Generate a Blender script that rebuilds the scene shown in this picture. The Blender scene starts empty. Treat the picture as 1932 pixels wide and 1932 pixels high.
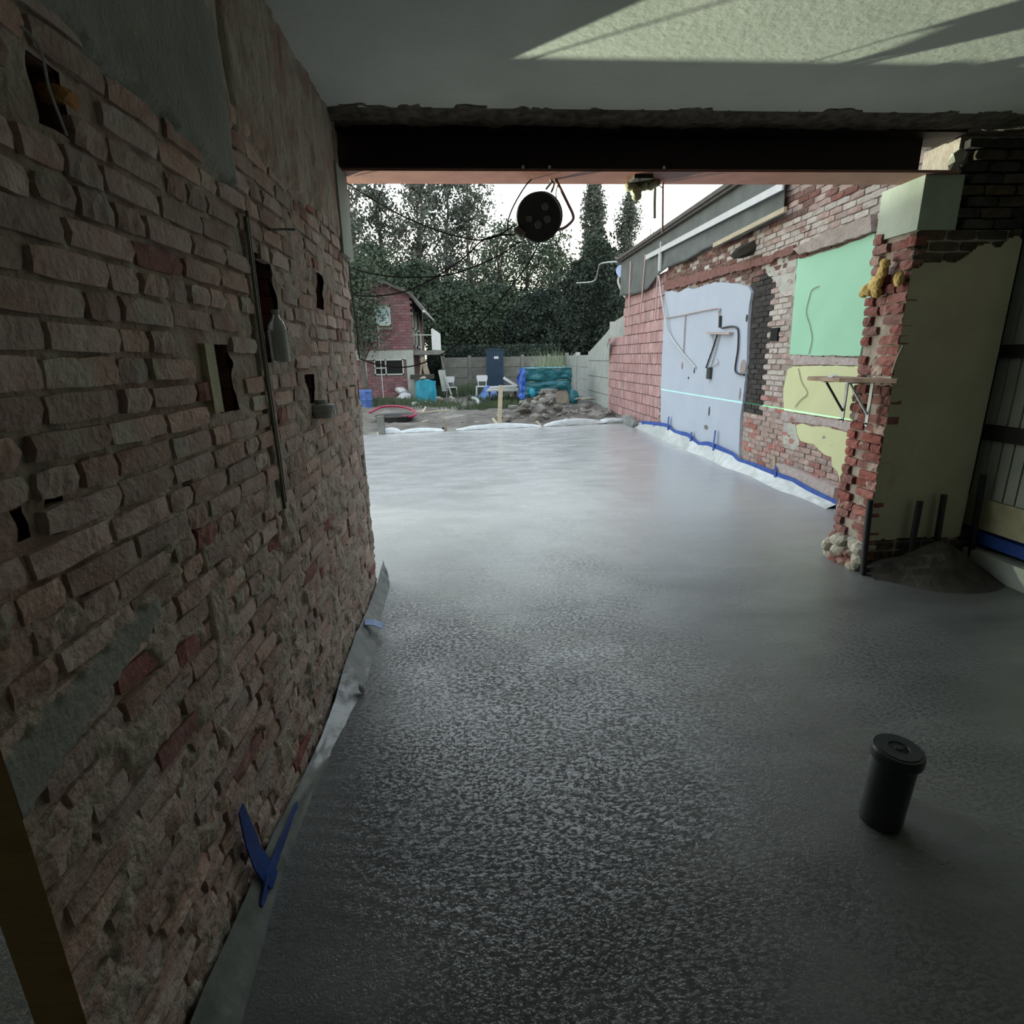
import bpy, bmesh, math, random
import numpy as np
from mathutils import Vector, Matrix, noise as mnoise
random.seed(7); np.random.seed(7)
scene = bpy.context.scene
COL = scene.collection

# ------------------------------------------------------------------ camera
F, CEN, EYE = 1040.0, 966.0, 1.5
def _basis():
    Y = np.array([890 - CEN, 676 - CEN, F]); Y /= np.linalg.norm(Y)
    D = np.array([1035 - CEN, 4740 - CEN, F]); D /= np.linalg.norm(D)
    D = D - Y * (D @ Y); D /= np.linalg.norm(D)
    Z = -D; X = np.cross(Y, Z)
    return np.array([X, Y, Z])
RB = _basis()
cam_d = bpy.data.cameras.new('camera'); cam = bpy.data.objects.new('camera', cam_d); COL.objects.link(cam)
cam_d.sensor_width = 36.0; cam_d.lens = F / 1932 * 36; cam_d.clip_start = 0.02; cam_d.clip_end = 400
m = Matrix.Identity(4)
for i in range(3):
    m[i][0] = RB[i][0]; m[i][1] = -RB[i][1]; m[i][2] = -RB[i][2]
m[2][3] = EYE
cam.matrix_world = m
scene.camera = cam

# ------------------------------------------------------------------ sky, lamps, exposure
scene.view_settings.view_transform = 'Standard'; scene.view_settings.look = 'None'
scene.view_settings.exposure = 1.95; scene.view_settings.gamma = 1.0
scene.view_settings.use_curve_mapping = False
scene.cycles.max_bounces = 7; scene.cycles.diffuse_bounces = 4; scene.cycles.glossy_bounces = 3; scene.cycles.transmission_bounces = 4
world = bpy.data.worlds.new('overcast_sky'); scene.world = world; world.use_nodes = True
wn = world.node_tree; wn.nodes.clear()
wo = wn.nodes.new('ShaderNodeOutputWorld'); wb = wn.nodes.new('ShaderNodeBackground')
wt = wn.nodes.new('ShaderNodeTexCoord'); ws = wn.nodes.new('ShaderNodeSeparateXYZ'); wr = wn.nodes.new('ShaderNodeValToRGB')
wn.links.new(wt.outputs['Generated'], ws.inputs[0]); wn.links.new(ws.outputs['Z'], wr.inputs[0])
e = wr.color_ramp.elements
e[0].position = 0.0; e[0].color = (0.62, 0.58, 0.42, 1)
e[1].position = 1.0; e[1].color = (0.44, 0.52, 0.60, 1)
x = e.new(0.14); x.color = (0.66, 0.65, 0.52, 1)
x = e.new(0.28); x.color = (0.60, 0.66, 0.66, 1)
wcl = wn.nodes.new('ShaderNodeTexNoise'); wcl.inputs['Scale'].default_value = 2.2; wcl.inputs['Detail'].default_value = 4
wmx = wn.nodes.new('ShaderNodeMixRGB'); wmx.blend_type = 'MULTIPLY'; wmx.inputs[0].default_value = 1
wr2 = wn.nodes.new('ShaderNodeValToRGB'); wr2.color_ramp.elements[0].position = .3; wr2.color_ramp.elements[0].color = (.86, .87, .9, 1)
wr2.color_ramp.elements[1].position = .7; wr2.color_ramp.elements[1].color = (1.05, 1.04, 1.02, 1)
wn.links.new(wt.outputs['Generated'], wcl.inputs['Vector']); wn.links.new(wcl.outputs['Fac'], wr2.inputs[0])
wn.links.new(wr.outputs[0], wmx.inputs[1]); wn.links.new(wr2.outputs[0], wmx.inputs[2])
wn.links.new(wmx.outputs[0], wb.inputs[0]); wb.inputs[1].default_value = 1.0
wn.links.new(wb.outputs[0], wo.inputs[0])
# low work lamp outside, round the corner of the left wall: throws the bright patch on the ceiling
ld = bpy.data.lights.new('work_lamp_beam', 'POINT'); ld.energy = 1900; ld.color = (0.92, 1.0, 0.74); ld.shadow_soft_size = 0.05
lo = bpy.data.objects.new('work_lamp_beam', ld); COL.objects.link(lo); lo.location = (-5.0, 7.6, 1.3)
# the lamp is a shielded uplight: full output upward into the room, slight spill below its rim
ld.use_nodes = True; nt = ld.node_tree; em = nt.nodes['Emission']
tc = nt.nodes.new('ShaderNodeTexCoord'); sx = nt.nodes.new('ShaderNodeSeparateXYZ'); nt.links.new(tc.outputs['Normal'], sx.inputs[0])
def lmap(sock, a, b, c, d):
    q = nt.nodes.new('ShaderNodeMapRange'); q.inputs['From Min'].default_value = a; q.inputs['From Max'].default_value = b
    q.inputs['To Min'].default_value = c; q.inputs['To Max'].default_value = d; nt.links.new(sock, q.inputs['Value']); return q.outputs[0]
def lmul(a, b, op='MULTIPLY'):
    q = nt.nodes.new('ShaderNodeMath'); q.operation = op; nt.links.new(a, q.inputs[0]); nt.links.new(b, q.inputs[1]); return q.outputs[0]
up_ = lmap(sx.outputs['Z'], 0.120, 0.150, 0.13, 1.0)
az_ = lmap(lmul(sx.outputs['Y'], sx.outputs['X'], 'DIVIDE'), -0.50, -0.40, 1.0, 0.0)
xp_ = lmap(sx.outputs['X'], 0.0, 0.1, 0.0, 1.0)
nt.links.new(lmul(lmul(up_, az_), xp_), em.inputs['Strength'])
# laser level: a point source whose emission is a thin horizontal fan
ll = bpy.data.lights.new('laser_level_beam', 'POINT'); ll.energy = 1300; ll.color = (0.1, 1.0, 0.42); ll.shadow_soft_size = 0.0
ll.use_nodes = True; nt = ll.node_tree; em = nt.nodes['Emission']
tc = nt.nodes.new('ShaderNodeTexCoord'); sx = nt.nodes.new('ShaderNodeSeparateXYZ'); ab = nt.nodes.new('ShaderNodeMath'); ab.operation = 'ABSOLUTE'
lt = nt.nodes.new('ShaderNodeMath'); lt.operation = 'LESS_THAN'; lt.inputs[1].default_value = 0.0012
nt.links.new(tc.outputs['Normal'], sx.inputs[0]); nt.links.new(sx.outputs['Z'], ab.inputs[0]); nt.links.new(ab.outputs[0], lt.inputs[0])
dv = nt.nodes.new('ShaderNodeMath'); dv.operation = 'DIVIDE'; nt.links.new(sx.outputs['Y'], dv.inputs[0]); nt.links.new(sx.outputs['X'], dv.inputs[1])
av = nt.nodes.new('ShaderNodeMath'); av.operation = 'ABSOLUTE'; nt.links.new(dv.outputs[0], av.inputs[0])
l2 = nt.nodes.new('ShaderNodeMath'); l2.operation = 'LESS_THAN'; l2.inputs[1].default_value = 0.585; nt.links.new(av.outputs[0], l2.inputs[0])
g2 = nt.nodes.new('ShaderNodeMath'); g2.operation = 'GREATER_THAN'; g2.inputs[1].default_value = 0.0; nt.links.new(sx.outputs['X'], g2.inputs[0])
m1 = nt.nodes.new('ShaderNodeMath'); m1.operation = 'MULTIPLY'; nt.links.new(lt.outputs[0], m1.inputs[0]); nt.links.new(l2.outputs[0], m1.inputs[1])
m2 = nt.nodes.new('ShaderNodeMath'); m2.operation = 'MULTIPLY'; nt.links.new(m1.outputs[0], m2.inputs[0]); nt.links.new(g2.outputs[0], m2.inputs[1])
nt.links.new(m2.outputs[0], em.inputs['Strength'])
lz = bpy.data.objects.new('laser_level_beam', ll); COL.objects.link(lz); lz.location = (-2.0, 7.4, 0.865)

# ------------------------------------------------------------------ helpers
def ray(u, v): return RB @ np.array([u - CEN, v - CEN, F])
def onz(u, v, z=0.0):
    d = ray(u, v); return Vector(d * ((z - EYE) / d[2]) + np.array([0, 0, EYE]))
def onx(u, v, x):
    d = ray(u, v); return Vector(d * (x / d[0]) + np.array([0, 0, EYE]))
def ony(u, v, y):
    d = ray(u, v); return Vector(d * (y / d[1]) + np.array([0, 0, EYE]))

def mat(name, c1, c2=None, scale=8.0, rough=0.8, bump=0.0, bscale=40.0, rnd=0.0, metal=0.0, spec=0.4, detail=5.0,
        c3=None, s3=2.0, t3=0.55, stretch=None, trans=0.0, alpha=1.0, hue=0.0, rough2=None, twos=False):
    M = bpy.data.materials.new(name); M.use_nodes = True; n = M.node_tree; N = n.nodes; Lk = n.links
    b = N['Principled BSDF']; b.inputs['Roughness'].default_value = rough; b.inputs['Metallic'].default_value = metal
    b.inputs['Specular IOR Level'].default_value = spec
    tc = N.new('ShaderNodeTexCoord'); vec = tc.outputs['Object']
    oi = N.new('ShaderNodeObjectInfo')
    at = N.new('ShaderNodeAttribute'); at.attribute_name = 'rnd'
    ad = N.new('ShaderNodeMath'); ad.operation = 'ADD'; Lk.new(oi.outputs['Random'], ad.inputs[0]); Lk.new(at.outputs['Fac'], ad.inputs[1])
    fr = N.new('ShaderNodeMath'); fr.operation = 'FRACT'; Lk.new(ad.outputs[0], fr.inputs[0])
    off = N.new('ShaderNodeVectorMath'); off.operation = 'ADD'; Lk.new(vec, off.inputs[0])
    mu = N.new('ShaderNodeMath'); mu.operation = 'MULTIPLY'; mu.inputs[1].default_value = 37.0 if rnd > 0 else 0.0
    Lk.new(fr.outputs[0], mu.inputs[0]); Lk.new(mu.outputs[0], off.inputs[1]); vec = off.outputs[0]
    if stretch:
        mp = N.new('ShaderNodeMapping'); mp.inputs['Scale'].default_value = stretch; Lk.new(vec, mp.inputs['Vector']); vec = mp.outputs[0]
    nz = N.new('ShaderNodeTexNoise'); nz.inputs['Scale'].default_value = scale; nz.inputs['Detail'].default_value = detail
    Lk.new(vec, nz.inputs['Vector'])
    mx = N.new('ShaderNodeMixRGB'); mx.inputs[1].default_value = (*c1, 1); mx.inputs[2].default_value = (*(c2 or c1), 1)
    rp = N.new('ShaderNodeValToRGB'); rp.color_ramp.elements[0].position = .35; rp.color_ramp.elements[1].position = .65
    Lk.new(nz.outputs['Fac'], rp.inputs[0]); Lk.new(rp.outputs[0], mx.inputs[0]); out = mx.outputs[0]
    if c3:
        n3 = N.new('ShaderNodeTexNoise'); n3.inputs['Scale'].default_value = s3; n3.inputs['Detail'].default_value = 6; Lk.new(vec, n3.inputs['Vector'])
        r3 = N.new('ShaderNodeValToRGB'); r3.color_ramp.elements[0].position = t3; r3.color_ramp.elements[1].position = t3 + .08
        Lk.new(n3.outputs['Fac'], r3.inputs[0])
        m3 = N.new('ShaderNodeMixRGB'); m3.inputs[2].default_value = (*c3, 1); Lk.new(r3.outputs[0], m3.inputs[0]); Lk.new(out, m3.inputs[1]); out = m3.outputs[0]
    if rnd > 0:
        hs = N.new('ShaderNodeHueSaturation'); Lk.new(out, hs.inputs['Color'])
        mr = N.new('ShaderNodeMapRange'); mr.inputs['To Min'].default_value = 1 - rnd; mr.inputs['To Max'].default_value = 1 + rnd
        Lk.new(fr.outputs[0], mr.inputs['Value']); Lk.new(mr.outputs[0], hs.inputs['Value'])
        m7 = N.new('ShaderNodeMath'); m7.operation = 'MULTIPLY'; m7.inputs[1].default_value = 7.31; Lk.new(fr.outputs[0], m7.inputs[0])
        f7 = N.new('ShaderNodeMath'); f7.operation = 'FRACT'; Lk.new(m7.outputs[0], f7.inputs[0])
        ms = N.new('ShaderNodeMapRange'); ms.inputs['To Min'].default_value = 1 - rnd * .9; ms.inputs['To Max'].default_value = 1 + rnd * .7
        Lk.new(f7.outputs[0], ms.inputs['Value']); Lk.new(ms.outputs[0], hs.inputs['Saturation']); out = hs.outputs[0]
    Lk.new(out, b.inputs['Base Color'])
    if rough2 is not None:
        mr = N.new('ShaderNodeMapRange'); mr.inputs['From Min'].default_value = .35; mr.inputs['From Max'].default_value = .65
        mr.inputs['To Min'].default_value = rough; mr.inputs['To Max'].default_value = rough2
        Lk.new(nz.outputs['Fac'], mr.inputs['Value']); Lk.new(mr.outputs[0], b.inputs['Roughness'])
    if bump > 0:
        bn = N.new('ShaderNodeTexNoise'); bn.inputs['Scale'].default_value = bscale; bn.inputs['Detail'].default_value = 6; Lk.new(vec, bn.inputs['Vector'])
        bp = N.new('ShaderNodeBump'); bp.inputs['Strength'].default_value = bump; bp.inputs['Distance'].default_value = 0.01
        Lk.new(bn.outputs['Fac'], bp.inputs['Height']); Lk.new(bp.outputs[0], b.inputs['Normal'])
    if trans: b.inputs['Transmission Weight'].default_value = trans
    if alpha < 1: b.inputs['Alpha'].default_value = alpha
    return M

class MB:
    def __init__(s): s.v = []; s.f = []; s.mi = []; s.r = []
    def add(s, vs, fs, mi=0, r=0.0):
        o = len(s.v); s.v += [tuple(p) for p in vs]
        for f in fs: s.f.append([o + i for i in f]); s.mi.append(mi); s.r.append(r)
        return s
    def box(s, a, b, mi=0, r=0.0):
        x0, y0, z0 = a; x1, y1, z1 = b
        return s.add([(x0,y0,z0),(x1,y0,z0),(x1,y1,z0),(x0,y1,z0),(x0,y0,z1),(x1,y0,z1),(x1,y1,z1),(x0,y1,z1)],
              [(0,3,2,1),(4,5,6,7),(0,1,5,4),(1,2,6,5),(2,3,7,6),(3,0,4,7)], mi, r)
    def bar(s, p, q, w, h, mi=0, up=(0,0,1)):
        p = Vector(p); q = Vector(q); d = (q - p).normalized(); up = Vector(up)
        if abs(d.dot(up)) > .98: up = Vector((0,1,0))
        a = d.cross(up).normalized() * w / 2; b = a.cross(d).normalized() * h / 2
        vs = [p-a-b, p+a-b, p+a+b, p-a+b, q-a-b, q+a-b, q+a+b, q-a+b]
        return s.add(vs, [(0,1,2,3),(7,6,5,4),(0,4,5,1),(1,5,6,2),(2,6,7,3),(3,7,4,0)], mi)
    def tube(s, pts, rad, n=8, mi=0, cap=True):
        pts = [Vector(p) for p in pts]; rings = []; prev = None
        for i, p in enumerate(pts):
            d = (pts[min(i+1, len(pts)-1)] - pts[max(i-1, 0)]).normalized()
            if prev is None:
                a = d.cross(Vector((0,0,1)) if abs(d.z) < .9 else Vector((1,0,0))).normalized()
            else:
                a = (prev - d * prev.dot(d)).normalized()
            prev = a; b = d.cross(a); r = rad[i] if isinstance(rad, (list, tuple)) else rad
            rings.append([p + (a * math.cos(t) + b * math.sin(t)) * r for t in [2 * math.pi * k / n for k in range(n)]])
        vs = [q for R in rings for q in R]; fs = []
        for i in range(len(pts) - 1):
            for k in range(n):
                fs.append((i*n+k, i*n+(k+1)%n, (i+1)*n+(k+1)%n, (i+1)*n+k))
        if cap: fs += [tuple(range(n))[::-1], tuple(range((len(pts)-1)*n, len(pts)*n))]
        return s.add(vs, fs, mi)
    def lathe(s, c, prof, n=20, axis=(0,0,1), mi=0):
        ax = Vector(axis).normalized(); a = ax.cross(Vector((1,0,0)) if abs(ax.x) < .9 else Vector((0,1,0))).normalized(); b = ax.cross(a); c = Vector(c)
        vs = []; fs = []
        for (r, h) in prof:
            for k in range(n):
                t = 2 * math.pi * k / n; vs.append(c + ax * h + (a * math.cos(t) + b * math.sin(t)) * r)
        for i in range(len(prof) - 1):
            for k in range(n): fs.append((i*n+k, i*n+(k+1)%n, (i+1)*n+(k+1)%n, (i+1)*n+k))
        fs += [tuple(range(n))[::-1], tuple(range((len(prof)-1)*n, len(prof)*n))]
        return s.add(vs, fs, mi)
    def chunk(s, c, size, seed, sub=1, jit=.22, rot=None, mi=0, flat=False):
        rg = random.Random(seed); bm = bmesh.new(); bmesh.ops.create_icosphere(bm, subdivisions=sub, radius=.5)
        R = rot or Matrix.Rotation(rg.uniform(0, 6.3), 3, 'Z') @ Matrix.Rotation(rg.uniform(-.4, .4), 3, 'X')
        vs = []
        for v in bm.verts:
            p = v.co.copy()
            p = Vector([math.copysign(abs(t) ** .7 * .62, t) for t in p]) if flat else p
            p *= 1 + rg.uniform(-jit, jit)
            p = R @ Vector((p.x * size[0], p.y * size[1], p.z * size[2])); vs.append(p + Vector(c))
        fs = [[v.index for v in f.verts] for f in bm.faces]; bm.free()
        return s.add(vs, fs, mi)
    def build(s, name, mats, parent=None, origin=None, smooth=False, recalc=True):
        if not isinstance(mats, (list, tuple)): mats = [mats]
        V = np.array(s.v, dtype=float)
        if origin is None: origin = (V.min(0) + V.max(0)) / 2
        origin = Vector(origin); V = V - np.array(origin)
        me = bpy.data.meshes.new(name); me.from_pydata([tuple(p) for p in V], [], s.f)
        for q in mats: me.materials.append(q)
        if len(mats) > 1: me.polygons.foreach_set('material_index', s.mi)
        if any(s.r):
            a = me.attributes.new('rnd', 'FLOAT', 'FACE'); a.data.foreach_set('value', s.r)
        if recalc:
            bm = bmesh.new(); bm.from_mesh(me); bmesh.ops.recalc_face_normals(bm, faces=bm.faces); bm.to_mesh(me); bm.free()
        if smooth: me.polygons.foreach_set('use_smooth', [True] * len(me.polygons))
        o = bpy.data.objects.new(name, me); COL.objects.link(o)
        if parent: o.parent = parent; o.location = origin - wloc(parent)
        else: o.location = origin
        return o
def wloc(o):
    l = Vector(o.location)
    while o.parent: o = o.parent; l = l + Vector(o.location)
    return l
def empty(name, loc):
    o = bpy.data.objects.new(name, None); o.empty_display_size = .1; COL.objects.link(o); o.location = loc; return o
def tag(o, label=None, cat=None, group=None, kind=None):
    if label: o['label'] = label
    if cat: o['category'] = cat
    if group: o['group'] = group
    if kind: o['kind'] = kind
    return o
def struct(o, label=None, cat=None): return tag(o, label, cat, kind='structure')
def spline(pts, n=8):
    P = [Vector(p) for p in pts]; P = [P[0]*2-P[1]] + P + [P[-1]*2-P[-2]]; out = []
    for i in range(1, len(P) - 2):
        for k in range(n):
            t = k / n; a, b, c, d = P[i-1:i+3]
            out.append(.5 * ((2*b) + (c-a)*t + (2*a-5*b+4*c-d)*t*t + (3*b-a-3*c+d)*t**3))
    return out + [P[-2]]

def vnoise(x, y, seed=0):
    x = np.asarray(x, float); y = np.asarray(y, float)
    xi = np.floor(x).astype(np.int64); yi = np.floor(y).astype(np.int64); xf = x - xi; yf = y - yi
    def h(a, b):
        n = (a * 374761393 + b * 668265263 + seed * 974711) & 0xffffffff
        n = ((n ^ (n >> 13)) * 1274126177) & 0xffffffff
        return ((n ^ (n >> 16)) & 0xffff) / 65535.0
    u = xf * xf * (3 - 2 * xf); v = yf * yf * (3 - 2 * yf)
    return (h(xi, yi) * (1-u) + h(xi+1, yi) * u) * (1-v) + (h(xi, yi+1) * (1-u) + h(xi+1, yi+1) * u) * v
def fbm(x, y, seed=0, o=4):
    s = 0; a = .5; t = 0
    for k in range(o): s = s + a * vnoise(x * 2**k, y * 2**k, seed + k * 17); t += a; a *= .5
    return s / t

def sheet(name, U, V, fn, mats, parent=None, keep=None, smooth=True, matfn=None):
    """height-field sheet; U,V 1-D arrays; fn(u,v)->(x,y,z) arrays"""
    uu, vv = np.meshgrid(U, V, indexing='ij'); X, Y, Z = fn(uu, vv); nu, nv = uu.shape
    P = np.stack([X.ravel() + 0*uu.ravel(), Y.ravel() + 0*uu.ravel(), Z.ravel() + 0*uu.ravel()], 1)
    i, j = np.meshgrid(np.arange(nu-1), np.arange(nv-1), indexing='ij'); i = i.ravel(); j = j.ravel()
    fc = np.stack([i*nv+j, (i+1)*nv+j, (i+1)*nv+j+1, i*nv+j+1], 1)
    cu = (U[i] + U[i+1]) / 2; cv = (V[j] + V[j+1]) / 2
    if keep is not None:
        k = keep(cu, cv); fc = fc[k]; cu = cu[k]; cv = cv[k]
    org = (P.min(0) + P.max(0)) / 2; P = P - org
    me = bpy.data.meshes.new(name); me.vertices.add(len(P)); me.vertices.foreach_set('co', P.ravel())
    me.loops.add(len(fc) * 4); me.loops.foreach_set('vertex_index', fc.ravel().astype(np.int32))
    me.polygons.add(len(fc)); me.polygons.foreach_set('loop_start', np.arange(0, len(fc)*4, 4)); 
    me.update(calc_edges=True); me.validate()
    if not isinstance(mats, (list, tuple)): mats = [mats]
    for q in mats: me.materials.append(q)
    if matfn is not None and len(mats) > 1: me.polygons.foreach_set('material_index', matfn(cu, cv).astype(np.int32))
    me.polygons.foreach_set('use_smooth', [smooth] * len(me.polygons)); me.update()
    o = bpy.data.objects.new(name, me); COL.objects.link(o); org = Vector(org)
    if parent: o.parent = parent; o.location = org - wloc(parent)
    else: o.location = org
    return o

def brick_geo(l, h, d, rg, rough, nx=4, nz=2):
    """front face toward local -y at y=0, back at y=+d, centred in x and z; open back"""
    vs = []; fs = []
    for i in range(nx + 1):
        for j in range(nz + 1):
            x = (i / nx - .5) * l; z = (j / nz - .5) * h
            ex = i in (0, nx); ez = j in (0, nz)
            y = rg.uniform(-rough, rough)
            if ex or ez: y += rough * .5
            if ex and ez: y += rough * 1.1; x *= .975; z *= .92
            vs.append((x + rg.uniform(-1, 1) * rough * .6, y, z + rg.uniform(-1, 1) * rough * .5))
    w = nz + 1
    for i in range(nx):
        for j in range(nz): fs.append((i*w+j, (i+1)*w+j, (i+1)*w+j+1, i*w+j+1))
    rim = [i*w for i in range(nx+1)] + [nx*w+j for j in range(1, nz+1)] + [i*w+nz for i in range(nx-1, -1, -1)] + [j for j in range(nz-1, 0, -1)]
    o = len(vs)
    for k in rim: x, y, z = vs[k]; vs.append((x, d, z))
    n = len(rim)
    for k in range(n): fs.append((rim[k], o+k, o+(k+1) % n, rim[(k+1) % n]))
    return vs, fs

def lay(parent, cells, rotz, mats, depth, rough, name='brick', limit=300, nvar=10, thing_stuff='brick'):
    """cells: (centre Vector, length, height, matkey, tilt). 300 largest as objects, rest joined as stuff"""
    eye = Vector((0, 0, EYE)); nrm = Matrix.Rotation(rotz, 3, 'Z') @ Vector((0, -1, 0))
    def size(c):
        d = c[0] - eye; return -c[1] * c[2] * abs(d.normalized().dot(nrm)) / d.length_squared
    cells = sorted(cells, key=size); rg = random.Random(5)
    variants = {}; R3 = Matrix.Rotation(rotz, 3, 'Z'); base = wloc(parent)
    L0 = sorted(c[1] for c in cells)[len(cells)//2] if cells else .2
    for c in cells[:limit]:
        cls = 0 if c[1] > L0 * .75 else 1
        key = (c[3], cls, rg.randrange(nvar))
        if key not in variants:
            l = L0 if cls == 0 else L0 * .5
            vs, fs = brick_geo(l, c[2], depth, rg, rough)
            me = bpy.data.meshes.new(name); me.from_pydata(vs, [], fs); me.materials.append(mats[c[3]]); me.update()
            variants[key] = (me, l, c[2])
        me, l, h = variants[key]
        o = bpy.data.objects.new(name, me); COL.objects.link(o); o.parent = parent
        o.location = c[0] - base; o.rotation_euler = (0, c[4], rotz); o.scale = (c[1] / l, 1, c[2] / h)
    rest = cells[limit:]
    if rest:
        mb = MB(); keys = list(mats)
        for c in rest:
            vs, fs = brick_geo(c[1], c[2], depth, rg, rough, 3, 1)
            T = R3 @ Matrix.Rotation(c[4], 3, 'Y')
            mb.add([T @ Vector(v) + c[0] for v in vs], fs, keys.index(c[3]), rg.random())
        o = mb.build(name, [mats[k] for k in keys], parent, recalc=False); o['kind'] = 'stuff'

# ------------------------------------------------------------------ materials
m_brick = mat('old_brick_mortar_stained', (.45,.295,.255), (.54,.42,.365), 16, .9, .7, 70, rnd=.24, c3=(.50,.46,.39), s3=7, t3=.58)
m_brickred = mat('bare_red_brick', (.27,.11,.10), (.36,.18,.155), 18, .9, .6, 60, rnd=.22, c3=(.42,.34,.29), s3=9, t3=.62)
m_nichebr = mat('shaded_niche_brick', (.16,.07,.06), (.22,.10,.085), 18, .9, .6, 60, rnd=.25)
m_mortar = mat('crumbly_lime_mortar', (.38,.315,.265), (.50,.43,.36), 12, .95, 1.0, 55, c3=(.40,.27,.23), s3=4, t3=.53)
m_render = mat('grey_cement_patch', (.27,.28,.25), (.34,.34,.30), 6, .9, .5, 60)
m_ceil = mat('grey_green_ceiling_plaster', (.50,.53,.48), (.57,.59,.54), 3, .85, .25, 30)
m_rag = mat('torn_plaster_edge', (.05,.042,.035), (.14,.12,.095), 18, .95, 1.0, 30)
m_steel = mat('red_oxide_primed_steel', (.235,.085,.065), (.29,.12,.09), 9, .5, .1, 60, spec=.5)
m_steelshade = mat('shaded_oxide_steel', (.02,.008,.012), (.03,.012,.016), 9, .6)  # shade on the beam's room side painted in as a near-black oxide colour
m_pad = mat('grey_mortar_pad', (.30,.34,.30), (.37,.40,.355), 5, .85, .3, 60)
m_cream = mat('stained_cream_plaster', (.40,.36,.275), (.47,.43,.335), 3, .8, .15, 20, c3=(.30,.21,.12), s3=1.6, t3=.66)
m_foamy = mat('yellow_expanding_foam', (.42,.28,.09), (.58,.42,.17), 22, .8, .8, 40)
m_foamdull = mat('dull_yellow_foam', (.40,.38,.24), (.52,.49,.33), 15, .8, .5, 40)
m_brown = mat('brown_plastered_reveal', (.42,.25,.11), (.52,.33,.15), 5, .85, .5, 20, stretch=(1,1,4))
m_dark = mat('dark_rubber_plastic', (.03,.032,.034), (.042,.043,.045), 8, .45, 0, spec=.4)
m_pvc = mat('dark_grey_pvc', (.035,.042,.045), (.045,.05,.055), 6, .35, .05, 40, spec=.5)
m_black = mat('black_cable', (.015,.015,.018), None, 5, .5)
m_soil = mat('dirt_heap', (.03,.028,.024), (.055,.05,.04), 14, 1, .8, 30)
m_tape = mat('dark_blue_tape', (.02,.055,.26), (.03,.09,.36), 10, .45, .1, 30)
m_tapelt = mat('faded_blue_tape', (.16,.24,.48), (.22,.32,.58), 10, .5)
m_film = mat('crumpled_clear_film', (.36,.38,.38), (.46,.48,.48), 9, .28, .7, 12, spec=.7, trans=.0)
m_filmdk = mat('dusty_membrane', (.13,.145,.14), (.22,.235,.225), 8, .3, .6, 14, spec=.6)
m_white = mat('white_plastic', (.52,.53,.55), (.46,.47,.49), 6, .4)
m_whitewall = mat('pale_blue_white_plaster', (.36,.40,.485), (.385,.425,.51), 2.5, .75, .06, 30)
m_green = mat('mint_green_plaster', (.28,.52,.375), (.305,.55,.40), 3, .75, .08, 40)
m_yellow = mat('pale_yellow_plaster', (.50,.52,.30), (.54,.555,.325), 4, .75, .1, 40)
m_plwhite = mat('chalky_plaster', (.42,.42,.38), (.34,.33,.30), 12, .9, .6, 40)
m_strip = mat('pinkish_plaster_strip', (.33,.27,.265), (.41,.355,.345), 18, .9, .8, 50)
m_bout = mat('weathered_pink_brick', (.28,.19,.17), (.36,.28,.255), 14, .9, .5, 50, rnd=.16, c3=(.42,.39,.35), s3=6, t3=.6)
m_bwash = mat('whitewashed_brick', (.36,.31,.29), (.44,.40,.37), 14, .9, .5, 50, rnd=.14, c3=(.24,.15,.13), s3=7, t3=.6)
m_bred = mat('dark_red_brick', (.11,.052,.045), (.17,.085,.072), 14, .9, .5, 50, rnd=.3)
m_brownbr = mat('dull_brown_brick', (.05,.035,.025), (.09,.065,.045), 14, .95, .5, 50, rnd=.25)
m_base = mat('pale_rubble_mortar', (.30,.28,.24), (.38,.36,.31), 9, .95, .9, 30, c3=(.20,.09,.08), s3=5, t3=.5)
m_pierbr = mat('broken_dark_red_brick', (.17,.062,.058), (.24,.10,.09), 18, .9, .7, 50, rnd=.25, c3=(.30,.22,.19), s3=9, t3=.6)
m_soot = mat('sooty_brick', (.022,.02,.02), (.05,.044,.042), 10, .95, .5, 50, rnd=.25)
m_mort2 = mat('old_outdoor_mortar', (.25,.205,.185), (.33,.285,.26), 12, .95, .9, 45)
m_block = mat('red_hollow_clay_block', (.31,.18,.178), (.385,.24,.238), 5, .85, .3, 40, rnd=.13)
m_blockj = mat('block_joint_mortar', (.15,.095,.09), (.19,.125,.12), 12, .95, .5, 40)
m_concrete = mat('grey_concrete', (.12,.122,.113), (.175,.175,.16), 4, .9, .4, 30, c3=(.20,.21,.17), s3=1.5, t3=.6)
m_conclt = mat('light_concrete', (.28,.30,.285), (.34,.355,.34), 4, .9, .4, 30, c3=(.30,.32,.27), s3=1.2, t3=.62)
m_memb = mat('charcoal_roofing_felt', (.075,.085,.085), (.10,.11,.108), 5, .7, .3, 25)
m_roofed = mat('dark_roof_edge', (.05,.045,.045), (.08,.07,.065), 6, .7)
m_wood = mat('pale_timber', (.34,.29,.21), (.42,.37,.27), 5, .8, .2, 30, stretch=(1,1,6))
m_woodg = mat('weathered_timber', (.22,.185,.145), (.30,.25,.20), 6, .85, .2, 30)
m_metal = mat('galvanised_steel', (.55,.57,.58), (.62,.64,.65), 8, .4, 0, metal=.4)
m_greypipe = mat('grey_plastic_pipe', (.36,.37,.38), (.42,.43,.43), 4, .5)
m_board = mat('plank_with_mortar_smears', (.26,.17,.13), (.36,.27,.22), 9, .85, .3, 40)
m_teal = mat('teal_tarpaulin', (.008,.075,.10), (.012,.12,.15), 3, .45, .5, 8, spec=.5)
m_cyan = mat('bright_cyan_tarpaulin', (.01,.17,.25), (.015,.24,.34), 3, .45, .5, 8)
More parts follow.
